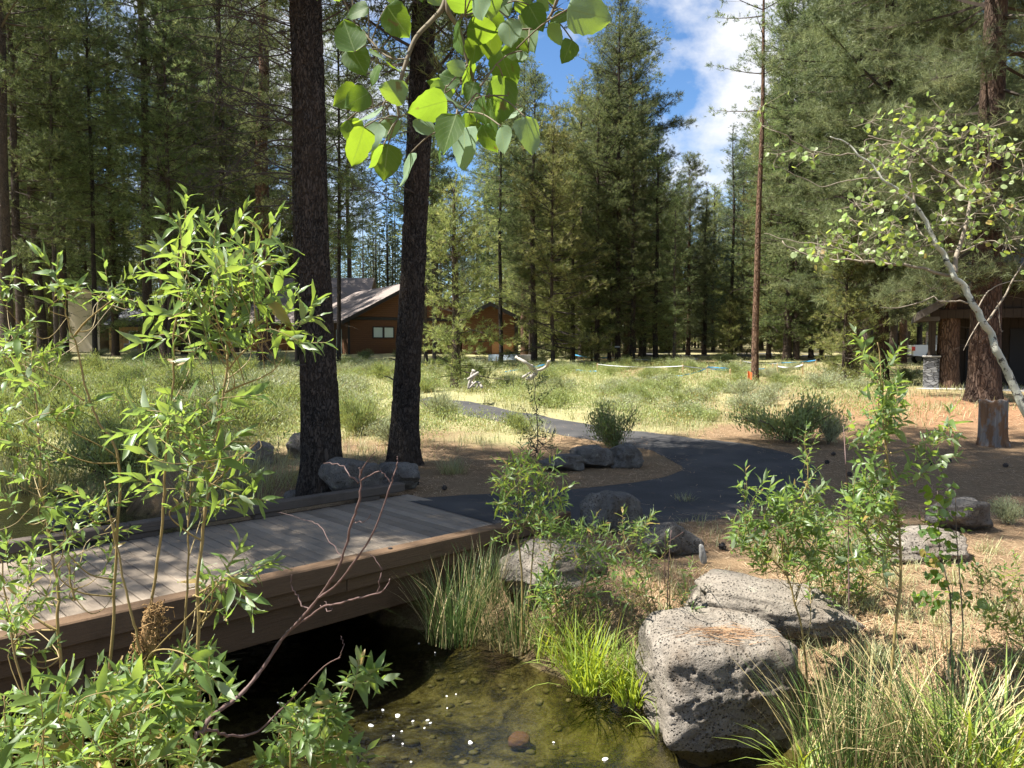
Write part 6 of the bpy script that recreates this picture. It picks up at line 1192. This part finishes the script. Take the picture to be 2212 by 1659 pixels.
# ------------------------------------------------------------------ buildings
def frame(origin, xdir):
    x = nrm(np.array([xdir[0], xdir[1], 0.0])); y = np.array([-x[1], x[0], 0.0]); o = np.array(origin, float)
    return lambda V: o + np.asarray(V, float)[:, :1] * x + np.asarray(V, float)[:, 1:2] * y + np.asarray(V, float)[:, 2:3] * np.array([0, 0, 1.0])
def loc_obj(mb, name, mat, parent, o, xdir, smooth=False):
    ob = mb.build(name, M[mat], parent, smooth); return ob
def gabled(name, label, origin, ang, W, D, wallh, pitch, wall, roof, over=.5, cat='house', ridge='y', trim='trim_dark', cutfront=None):
    # local frame: x along the front wall, y going back, ridge along y ('y') or along x ('x')
    r = thing(name, label, cat, origin, rz=ang); mb = MB(); 
    if ridge == 'y':
        ap = wallh + pitch * W / 2; prof = [(0, -.6), (W, -.6), (W, wallh), (W / 2, ap), (0, wallh)]
        V = [(x, 0, z) for x, z in prof] + [(x, D, z) for x, z in prof]; mb.add(V, [(4, 2, 3)], [(0, 1, 2, 4), (5, 9, 7, 6), (1, 6, 7, 2), (0, 4, 9, 5)]); mb.add([V[9], V[8], V[7]], [(0, 1, 2)])
    else:
        ap = wallh + pitch * D / 2; prof = [(0, -.6), (D, -.6), (D, wallh), (D / 2, ap), (0, wallh)]
        V = [(0, y, z) for y, z in prof] + [(W, y, z) for y, z in prof]; mb.add(V, [(4, 3, 2), (9, 7, 8)], [(0, 4, 2, 1), (5, 6, 7, 9), (0, 5, 9, 4), (1, 2, 7, 6)])
    mb.build('wall', M[wall], r)
    rb = MB(); fb = MB(); th = .16
    if ridge == 'y':
        for sg in (-1, 1):
            e = W / 2 + over; z0 = ap - pitch * e + .03; z1 = ap + .03; xe = W / 2 + sg * e
            V = [(xe, -over, z0), (W / 2, -over, z1), (W / 2, D + over, z1), (xe, D + over, z0)]; V += [(a, b, c + th) for a, b, c in V]
            rb.add(V, None, [(0, 3, 2, 1), (4, 5, 6, 7), (0, 1, 5, 4), (2, 3, 7, 6), (3, 0, 4, 7)])
            V = [(xe, -over - .04, z0 - .16), (W / 2, -over - .04, z1 - .16), (W / 2, -over - .003, z1 - .16), (xe, -over - .003, z0 - .16)]; V += [(a, b, c + .30) for a, b, c in V]; fb.add(V, None, [(0, 3, 2, 1), (4, 5, 6, 7), (0, 1, 5, 4), (2, 3, 7, 6), (3, 0, 4, 7), (1, 2, 6, 5)])
    else:
        for sg in (-1, 1):
            e = D / 2 + over; z0 = ap - pitch * e + .03; z1 = ap + .03; ye = D / 2 + sg * e
            V = [(-over, ye, z0), (-over, D / 2, z1), (W + over, D / 2, z1), (W + over, ye, z0)]; V += [(a, b, c + th) for a, b, c in V]; rb.add(V, None, [(0, 3, 2, 1), (4, 5, 6, 7), (0, 1, 5, 4), (2, 3, 7, 6), (3, 0, 4, 7)])
            y2 = ye + sg * .04; V = [(-over, min(ye, y2), z0 - .06), (W + over, min(ye, y2), z0 - .06), (W + over, max(ye, y2), z0 - .06), (-over, max(ye, y2), z0 - .06)]; V += [(a, b, c + .2) for a, b, c in V]; fb.add(V, None, [(0, 3, 2, 1), (4, 5, 6, 7), (0, 1, 5, 4), (1, 2, 6, 5), (2, 3, 7, 6), (3, 0, 4, 7)])
    rb.build('roof', M[roof], r); fb.build('fascia', M[trim], r)
    return r
def part_box(r, name, mat, lo, hi, b=.01, parent=None):
    mb = MB(); mb.bbox(lo, hi, None, None, b); return mb.build(name, M[mat], parent or r)
def window(r, x0, x1, z0, z1, y=0, frame_mat='trim_dark', glass='glass', panes=2):
    f = MB(); t = .09
    for lo, hi in (((x0 - t, y - .06, z0 - t), (x1 + t, y - .002, z0)), ((x0 - t, y - .06, z1), (x1 + t, y - .002, z1 + t)), ((x0 - t, y - .06, z0 + .001), (x0, y - .002, z1 - .001)), ((x1, y - .06, z0 + .001), (x1 + t, y - .002, z1 - .001))): f.box(lo, hi)
    for k in range(1, panes): xm = x0 + (x1 - x0) * k / panes; f.box((xm - .09, y - .055, z0 + .001), (xm + .09, y - .002, z1 - .001))
    w = f.build('window', M[frame_mat], r); g = MB(); g.box((x0 + .002, y - .03, z0 + .002), (x1 - .002, y - .004, z1 - .002)); g.build('pane', M[glass], w); return w
def buildings():
    z = gz1(-13.2, 62); a = radians(30)
    r = gabled('brown_cabin', 'dark brown lap sided cabin with a small double window and pale roof', (-13.2, 62, z - .15), a, 11.2, 14, 3.05, .53, 'siding_brown', 'roof_pale', .7, 'cabin')
    window(r, 2.15, 3.85, 1.55, 2.35, 0, 'trim_dark', 'curtain'); part_box(r, 'trim_band', 'trim_dark', (.1, -.05, 2.95), (11.1, -.004, 3.2)); part_box(r, 'corner_board', 'trim_dark', (-.03, -.04, -.5), (.16, -.003, 2.94))
    # door on the side wall
    s = MB(); s.box((-.05, 1.6, -.1), (-.004, 3.0, 2.2)); s.build('side_door', M['curtain'], r)
    # low wing to the right with a tan panel
    p = PD(1000, 768, 61.0); g = gz1(p[0], p[1]); r2 = gabled('cabin_wing', 'brown wing of the cabin with tan panels at its right end', (p[0], p[1], g - .1), radians(4), 4.35, 9, 3.0, .5, 'siding_brown', 'roof_pale', .55, 'cabin wing')
    part_box(r2, 'tan_panel', 'panel_tan', (2.3, -.07, .1), (3.3, -.004, 1.15)); part_box(r2, 'tan_panel', 'panel_tan', (3.32, -.07, .1), (4.0, -.004, 1.15)); part_box(r2, 'corner_board', 'trim_dark', (4.1, -.05, -.4), (4.38, -.003, 2.9))
    # long roof behind the massive trunk
    p = PD(545, 768, 76); g = gz1(p[0], p[1]); r3 = gabled('long_house', 'long house with a wide pale roof behind the massive trunk', (p[0], p[1], g), 0, 10.5, 11.5, 3.0, .78, 'siding_brown', 'roof_pale', .6, 'house', 'x')
    window(r3, .7, 1.25, .5, 2.1, 0, 'trim_dark', 'curtain', 1); window(r3, 8.4, 9.1, .2, 2.1, 0, 'trim_dark', 'curtain', 1)
    # cream and tan house at the left
    p = PD(150, 757, 70); g = gz1(p[0], p[1]); r4 = gabled('tan_house', 'cream walled house with a tan board end behind the left pines', (p[0], p[1], g - .1), radians(-4), 2.9, 7, 5.6, .4, 'siding_cream', 'roof_grey', .4)
    p = PD(236, 757, 69); g = gz1(p[0], p[1]); r5 = gabled('tan_annex', 'low tan board annex with white window right of the cream wall', (p[0], p[1], g - .1), 0, 3.0, 5, 2.6, .55, 'siding_tan', 'roof_grey', .35, 'annex', 'x')
    window(r5, 1.9, 2.5, .75, 1.95, 0, 'white', 'glass', 1)
    p = PD(283, 752, 67.5); q = MB(); q.bbox((-.45, -.4, 0), (.45, .4, .85), None, None, .03); g = gz1(p[0], p[1])
    ac = thing('air_conditioner', 'pale boxy air conditioner standing under the white window', 'air conditioner', (p[0], p[1], g)); q.build('casing', M['concrete'], ac)
    q = MB()
    for k in range(6): q.box((-.36, -.43, .15 + k * .1), (.36, -.403, .2 + k * .1))
    q.build('grille', M['trim_dark'], ac)
    # dark timber pavilion at the right
    p = PD(1992, 838, 28.2); g = gz1(p[0], p[1]) ; px0 = p[0]; py0 = 28.2
    r6 = thing('pavilion', 'dark timber pavilion with stone pillars and gabled grey roof', 'pavilion', (px0, py0, g), rz=radians(-27))
    W = 5.2; ze = 2.75; pit = .62; ap = ze + pit * W / 2; over = .35
    w = MB(); w.box((.6, 3.2, -.3), (W + 3, 3.5, 3.2)); w.build('back_wall', M['wood_dark'], r6)
    w = MB(); V = [(.35, .3, ze + .12), (W - .35, .3, ze + .12), (W / 2, .3, ap - .12)]; V += [(a, b + .08, c) for a, b, c in V]; w.add(V, [(0, 1, 2), (5, 4, 3)], [(0, 3, 4, 1), (1, 4, 5, 2), (2, 5, 3, 0)]); w.build('gable', M['wood_dark'], r6)
    w = MB(); w.bbox((.2, .1, ze - .22), (W - .2, .42, ze + .1)); w.build('beam', M['wood_dark'], r6)
    w = MB()
    for sg in (-1, 1):
        e = W / 2 + over; xe = W / 2 + sg * e; z0 = ap - pit * e; V = [(xe, -.5, z0), (W / 2, -.5, ap), (W / 2, 8, ap), (xe, 8, z0)]; V += [(a, b, c + .14) for a, b, c in V]; w.add(V, None, [(0, 3, 2, 1), (4, 5, 6, 7), (0, 1, 5, 4), (2, 3, 7, 6), (3, 0, 4, 7)])
    w.build('roof', M['roof_grey'], r6)
    for sg in (-1, 1):
        w = MB(); e = W / 2 + over; xe = W / 2 + sg * e; z0 = ap - pit * e; V = [(xe, -.56, z0 - .16), (W / 2, -.56, ap - .16), (W / 2, -.503, ap - .16), (xe, -.503, z0 - .16)]; V += [(a, b, c + .28) for a, b, c in V]; w.add(V, None, [(0, 3, 2, 1), (4, 5, 6, 7), (0, 1, 5, 4), (2, 3, 7, 6), (3, 0, 4, 7), (1, 2, 6, 5)]); w.build('fascia', M['trim_pale'], r6)
    for k in range(3):
        w = MB(); x = -.15 - .0 * k; w.bbox((-.33, -.3 + k * .9, ze - .30 - .02), (.5, -.2 + k * .9, ze - .16)); w.build('rafter_tail', M['trim_pale'], r6)
    for x in (.02, W - 1.25):
        w = MB(); w.bbox((x, .05, -.3), (x + .52, .55, 1.12), None, None, .03); o = w.build('stone_pillar', M['stone'], r6); w = MB(); w.bbox((x - .04, .0, 1.122), (x + .56, .6, 1.18), None, None, .01); w.build('cap', M['concrete'], o); w = MB(); w.bbox((x + .14, .18, 1.182), (x + .38, .42, ze - .22)); w.build('post', M['wood_dark'], r6)
    w = MB(); w.box((-.2, -.6, -.35), (W + 3, 3.19, .0)); w.build('floor_slab', M['concrete'], r6)
    w = MB(); w.box((1.55, 3.12, 0), (2.3, 3.195, 2.2)); w.box((3.0, 3.12, 0), (3.8, 3.195, 2.2)); w.build('doorway', M['trim_dark'], r6)
    V = [(1.5, 3.4, 3.25), (11, 3.4, 3.25), (11, 9, 7.0), (1.5, 9, 7.0)]; V += [(a, b, c + .15) for a, b, c in V]; w = MB(); w.add(V, None, [(0, 3, 2, 1), (4, 5, 6, 7), (0, 1, 5, 4), (1, 2, 6, 5), (2, 3, 7, 6), (3, 0, 4, 7)]); w.build('main_roof', M['roof_grey'], r6)
    # white pickup behind the pavilion
    p = PD(1973, 775, 47); g = gz1(p[0], p[1]); tk = thing('pickup_truck', 'white pickup parked behind the pavilion, only its tail showing', 'truck', (p[0], p[1], g))
    prof = [(0, .55), (0, 1.18), (1.75, 1.22), (1.85, 1.82), (3.1, 1.86), (3.75, 1.28), (5.2, 1.12), (5.35, .6), (4.75, .5), (4.55, .86), (4.0, .86), (3.8, .45), (1.65, .45), (1.45, .86), (.9, .86), (.7, .5)]
    n = len(prof); w = MB(); V = [(a, 0, b) for a, b in prof] + [(a, 1.85, b) for a, b in prof]; w.add(V, None, [(i, (i + 1) % n, n + (i + 1) % n, n + i) for i in range(n)])
    for o_, fl in ((0, 1), (n, 0)):
        tr = [(0, 14, 15), (0, 1, 14), (1, 13, 14), (1, 2, 13), (2, 12, 13), (2, 11, 12), (2, 5, 11), (2, 3, 5), (3, 4, 5), (5, 10, 11), (5, 9, 10), (5, 6, 9), (6, 8, 9), (6, 7, 8)]; w.T.append(np.array([(a + o_, b + o_, c + o_) if fl else (a + o_, c + o_, b + o_) for a, b, c in tr]))
    w.build('body', M['white'], tk)
    w = MB(); w.box((-.03, -.03, .85), (.09, .14, 1.1)); w.build('tail_light', M['red_lens'], tk)
    w = MB(); w.box((1.95, -.02, 1.32), (3.0, -.003, 1.72)); w.build('window', M['glass'], tk)
    for x in (1.17, 4.28):
        for y in (.0, 1.6): w = MB(); th = 0; w.tube(np.array([(x, y + .02, .38), (x, y + .23, .38)]), .36, 20); o = w.build('wheel', M['rubber'], tk); w = MB(); w.tube(np.array([(x, y - .005, .38), (x, y + .019, .38)]), .2, 14); w.build('rim', M['concrete'], o)
    w = MB(); w.bbox((-.14, .1, .42), (-.01, 1.75, .58)); w.build('bumper', M['trim_pale'], tk)
    # low wall with a plastic sheet by the cabin end
    p = PD(1055, 781, 52); g = gz1(p[0], p[1]); w = MB(); w.bbox((0, 0, -.2), (3.1, .22, .42), None, None, .015); tag(w.build('low_wall', M['concrete'], loc=(p[0], p[1], g)), 'low concrete wall in front of the cabin end', 'wall')
    w = MB(); nx, nz = 16, 7; X, Z = np.meshgrid(np.linspace(0, 1, nx), np.linspace(0, 1, nz)); V = np.stack([X * 1.9, -.10 - .12 * (1 - Z) + .05 * np.sin(X * 19) * (1 - Z), .46 * Z - .02 + .03 * np.sin(X * 8)], -1).reshape(-1, 3); i, j = np.meshgrid(np.arange(nz - 1), np.arange(nx - 1), indexing='ij'); w.add(V, None, np.stack([i * nx + j, i * nx + j + 1, (i + 1) * nx + j + 1, (i + 1) * nx + j], -1).reshape(-1, 4))
    tag(w.build('plastic_sheet', M['plastic'], smooth=True, loc=(p[0], p[1] - .03, g)), 'crumpled pale plastic sheet draped over the low wall', 'plastic sheet')
buildings()
# ------------------------------------------------------------------ survey stakes and tape
STK = [(1290.5, 785, 807), (1314, 786, 800), (1475, 788, 816), (1528, 790, 812), (1592, 790, 807), (1600, 777, 796), (1577, 797, 820), (1669, 786, 810), (1679, 786, 810), (1733.5, 783, 807), (1762, 777, 790), (1687, 783, 792), (1652, 791, 809), (1261, 764, 777), (1269, 766, 779), (1239, 764, 778), (1320, 766, 781), (1177, 786, 801), (1507, 774, 786), (1072, 770, 790), (1236, 795, 804)]
STL = ['first pale stake left of the long white tape', 'pale stake just right of the first tape stake', 'pale stake at the right end of the long white tape', 'pale stake where the blue tape forks', 'pale stake left of the bare pole pine, front row', 'pale stake left of the bare pole pine, back row', 'short pale stake low in the grass left of the bare pole pine', 'left of two close pale stakes right of the bare pole pine', 'right of two close pale stakes right of the bare pole pine', 'pale stake at the right end of the near white tape', 'small pale stake at the far right end of the blue tape', 'small pale stake behind the two close stakes', 'brown stake close to the bare pole pine on its right', 'tiny stake behind the central pines, left one', 'tiny stake behind the central pines, right one', 'tiny stake at the left end of the back blue tape', 'tiny stake right of the back blue tape', 'pale stake beside the bleached fallen branch', 'tiny stake by the far road', 'small stake in front of the plastic sheet', 'short stake low in the bushes under the central pines']
STP = []
for (x, y0, y1), l in zip(STK, STL):
    p = PG(x, y1); h = (y1 - y0) / F * p[1]; mb = MB(); w = .034; mb.bbox((-w, -.014, -.2), (w, .014, h - .04), None, None, .004); mb.add([(-w, -.014, h - .04), (w, -.014, h - .04), (w, .014, h - .04), (-w, .014, h - .04), (0, 0, h + .03)], [(0, 1, 4), (1, 2, 4), (2, 3, 4), (3, 0, 4)])
    tag(mb.build('survey_stake', M['stake'], loc=tuple(p)), l, 'stake'); STP.append((p, h))
def tape(label, a, b, mat, fa=.92, fb=.92, sag=.12, w=.05):
    pa, ha = STP[a] if isinstance(a, int) else (PG(*a), .0); pb, hb = STP[b] if isinstance(b, int) else (PG(*b), .0); A = pa + np.array([0, -.03, ha * fa]); B = pb + np.array([0, -.03, hb * fb]); t = np.linspace(0, 1, 15)[:, None]; P = A + (B - A) * t - np.array([0, 0, sag]) * 4 * t * (1 - t); tw = .6 * np.sin(t * 9); off = np.concatenate([0 * t, np.sin(tw) * w * .5, np.cos(tw) * w * .5], 1)
    mb = MB(); V = np.stack([P - off, P + off], 1).reshape(-1, 3) - A; mb.add(V, None, [(2 * i, 2 * i + 2, 2 * i + 3, 2 * i + 1) for i in range(14)]); tag(mb.build('marking_tape', M[mat], loc=tuple(A)), label, 'tape')
tape('long white tape in front of the ribboned ponderosa', 0, 2, 'tape_white', sag=.10, w=.03); tape('white tape sagging from the long tape to the fork stake', 2, 4, 'tape_white'); tape('upper blue tape left of the bare pole pine', 3, 4, 'tape_blue', .8, .6, .08, .09); tape('low blue tape slanting to the fork stake', 2, 3, 'tape_blue', .2, .8, .05, .07); tape('blue tape running from the fork to the bare pole pine', 3, 12, 'tape_blue', .9, .7, .05, .06); tape('blue tape low in the grass left of the fork', (1395, 818), 2, 'tape_blue', 0, .15, -.05, .05)
tape('near white tape right of the bare pole pine', 8, 9, 'tape_white', .8, .8, .1, .06); tape('far blue tape right of the bare pole pine', 11, 10, 'tape_blue', .95, .9, .03, .06); tape('back blue tape among the central pines', 15, 16, 'tape_blue', .9, .6, .12, .08); tape('blue tape beside the bleached branch', (1080, 805), 17, 'tape_blue', .3, .9, .02, .09); tape('blue tape below the central pines', 20, 0, 'tape_blue', .8, .25, .05, .08); tape('white tape in the back row by the far road', 16, 18, 'tape_white', .6, .9, .12, .05); tape('white tape behind the central pines', 15, 1, 'tape_white', .3, .4, .05, .05); tape('thin white tape reaching the small right stake', 5, 11, 'tape_white', .9, .9, .1, .05)
def ribbon(px, py, wpx, depth, label, mat='tape_white', rr=None):
    p = PD(px, py, depth); n = 16; th = np.linspace(0, 6.283, n, endpoint=False); r = wpx / F * depth * .5 + .02; mb = MB(); V = np.concatenate([np.stack([r * np.cos(th), r * np.sin(th), 0 * th + z], -1) for z in (-.04, .04)]); mb.add(V, None, [(i, (i + 1) % n, n + (i + 1) % n, n + i) for i in range(n)]); tag(mb.build('trunk_ribbon', M[mat], smooth=True, loc=tuple(p)), label, 'ribbon')
p = PG(1357, 775); ribbon(1356, 742, 20, p[1], 'white ribbon tied round the orange barked ponderosa')
p = PG(1316, 783); ribbon(1318, 752, 7, p[1], 'white ribbon on the leaning thin pole pine')
p = PG(1334, 786); ribbon(1334, 749, 11, p[1], 'white ribbon on the tallest sunlit pine')
def markers():
    p = PG(1614, 832); mb = MB(); mb.tube(np.array([(0, 0, -.1), (0, 0, .55)]), .012, 6); r = thing('marker_flag', 'orange survey flag left of the foot of the bare pole pine', 'flag', p); mb.build('staff', M['stake'], r); mb = MB(); X, Z = np.meshgrid(np.linspace(0, 1, 6), np.linspace(0, 1, 4)); V = np.stack([.02 + X * .16, .03 * np.sin(X * 5), .28 + Z * .3 - .08 * X], -1).reshape(-1, 3); i, j = np.meshgrid(np.arange(3), np.arange(5), indexing='ij'); mb.add(V, None, np.stack([i * 6 + j, i * 6 + j + 1, (i + 1) * 6 + j + 1, (i + 1) * 6 + j], -1).reshape(-1, 4)); mb.build('flag', M['orange'], r)
    p = PG(1606, 844); mb = MB(); mb.tube(np.array([(0, 0, -.1), (0, 0, .20)]), .032, 12); r = thing('marker_pipe', 'short white pipe in the grass below the orange flag', 'pipe', p); mb.build('pipe', M['white'], r); mb = MB(); mb.tube(np.array([(0, 0, .201), (0, 0, .235)]), .038, 12); mb.build('cap', M['trim_dark'], r)
    p = PG(1418, 834); mb = MB(); V, T = ico(2); V = V * np.array([.20, .16, .22]) * (1 + (fbm(V * 2, 3, 4)[:, None] - .5) * .7); mb.add(V + np.array([0, 0, .12]), T); tag(mb.build('burnt_stump', M['trim_dark'], loc=tuple(p)), 'small black burnt stump poking out of the meadow bushes', 'stump')
    rng = np.random.default_rng(77)
    for k, (x, y) in enumerate([(1800, 985), (1786, 1003), (1980, 1010), (2010, 1005), (1835, 1030), (2050, 1000), (2172, 1010), (900, 1050), (960, 1060), (1560, 1190), (1700, 1100)]):
        p = PG(x, y); V, T = ico(3); zc = V[:, 2]; V = V * np.array([.034, .034, .045]) * (1 + .22 * np.sign(np.sin(np.arctan2(V[:, 1], V[:, 0]) * 8 + zc * 9) * np.sin(zc * 16)))[:, None]; V = V @ np.array(Matrix.Rotation(1.3, 3, 'X') @ Matrix.Rotation(k, 3, 'Z')).T; mb = MB(); mb.add(V * 1.05, T); tag(mb.build('pine_cone', M['trim_dark'] if k % 2 else M['twig_dead'], loc=(p[0], p[1], p[2] + .04)), 'fallen dark pine cone on the needle litter', 'pine cone', 'fallen pine cones')
markers()
# ------------------------------------------------------------------ light, sky, camera
def make_world():
    w = bpy.data.worlds.new('World'); S.world = w; w.use_nodes = True; nt = w.node_tree; nt.nodes.clear()
    N = nt.nodes.new; L = nt.links.new
    out = N('ShaderNodeOutputWorld'); bg = N('ShaderNodeBackground'); bg.inputs[1].default_value = SKY_STRENGTH
    sky = N('ShaderNodeTexSky'); sky.sky_type = 'NISHITA'; sky.sun_disc = False; sky.sun_elevation = SUN_EL; sky.sun_rotation = atan2(SUN.x, SUN.y); sky.altitude = 1200; sky.air_density = 1.0; sky.dust_density = .15; sky.ozone_density = 3.5
    tc = N('ShaderNodeTexCoord'); mp = N('ShaderNodeMapping'); L(tc.outputs['Generated'], mp.inputs[0]); mp.inputs['Scale'].default_value = (1, 1, 1.7); mp.inputs['Location'].default_value = CLOUD_OFF
    nz = N('ShaderNodeTexNoise'); L(mp.outputs[0], nz.inputs[0]); nz.inputs['Scale'].default_value = 3.3; nz.inputs['Detail'].default_value = 9; nz.inputs['Roughness'].default_value = .58; nz.inputs['Distortion'].default_value = .15
    cr = N('ShaderNodeValToRGB'); L(nz.outputs[0], cr.inputs[0]); cr.color_ramp.elements[0].position = .475; cr.color_ramp.elements[1].position = .60
    mx = N('ShaderNodeMix'); mx.data_type = 'RGBA'; L(cr.outputs[0], mx.inputs[0]); hs = N('ShaderNodeHueSaturation'); hs.inputs['Saturation'].default_value = 1.12; hs.inputs['Value'].default_value = 1.3; L(sky.outputs[0], hs.inputs['Color']); L(hs.outputs[0], mx.inputs[6]); mx.inputs[7].default_value = (6.7, 6.85, 7.2, 1)
    L(mx.outputs[2], bg.inputs[0]); L(bg.outputs[0], out.inputs[0])
SKY_STRENGTH = .05; CLOUD_OFF = (7.7, .9, 3.1)
make_world()
sd = bpy.data.lights.new('sun', 'SUN'); sd.energy = 5.0; sd.angle = radians(.53); sd.color = (1, .955, .88)
so = bpy.data.objects.new('sun', sd); COL.objects.link(so); so.rotation_euler = SUN.to_track_quat('Z', 'Y').to_euler(); so.location = (-20, -10, 40)
cd = bpy.data.cameras.new('camera'); cd.sensor_fit = 'HORIZONTAL'; cd.sensor_width = 36; cd.lens = 36 * F / 2212; cd.clip_end = 2000; cd.clip_start = .02
co = bpy.data.objects.new('camera', cd); COL.objects.link(co); co.location = tuple(CAM); co.rotation_euler = (radians(90) - PITCH, 0, 0); S.camera = co
S.view_settings.view_transform = 'Standard'; S.view_settings.look = 'None'; S.view_settings.exposure = 1.65; S.view_settings.gamma = 1; S.view_settings.use_curve_mapping = False
S.render.engine = 'CYCLES'; c = S.cycles; c.max_bounces = 8; c.diffuse_bounces = 4; c.glossy_bounces = 3; c.transmission_bounces = 4; c.transparent_max_bounces = 8
c.caustics_reflective = False; c.caustics_refractive = False; c.use_adaptive_sampling = True; c.adaptive_threshold = .015; c.use_denoising = True
try: c.denoiser = 'OPENIMAGEDENOISE'; c.denoising_input_passes = 'RGB_ALBEDO_NORMAL'
except Exception: pass
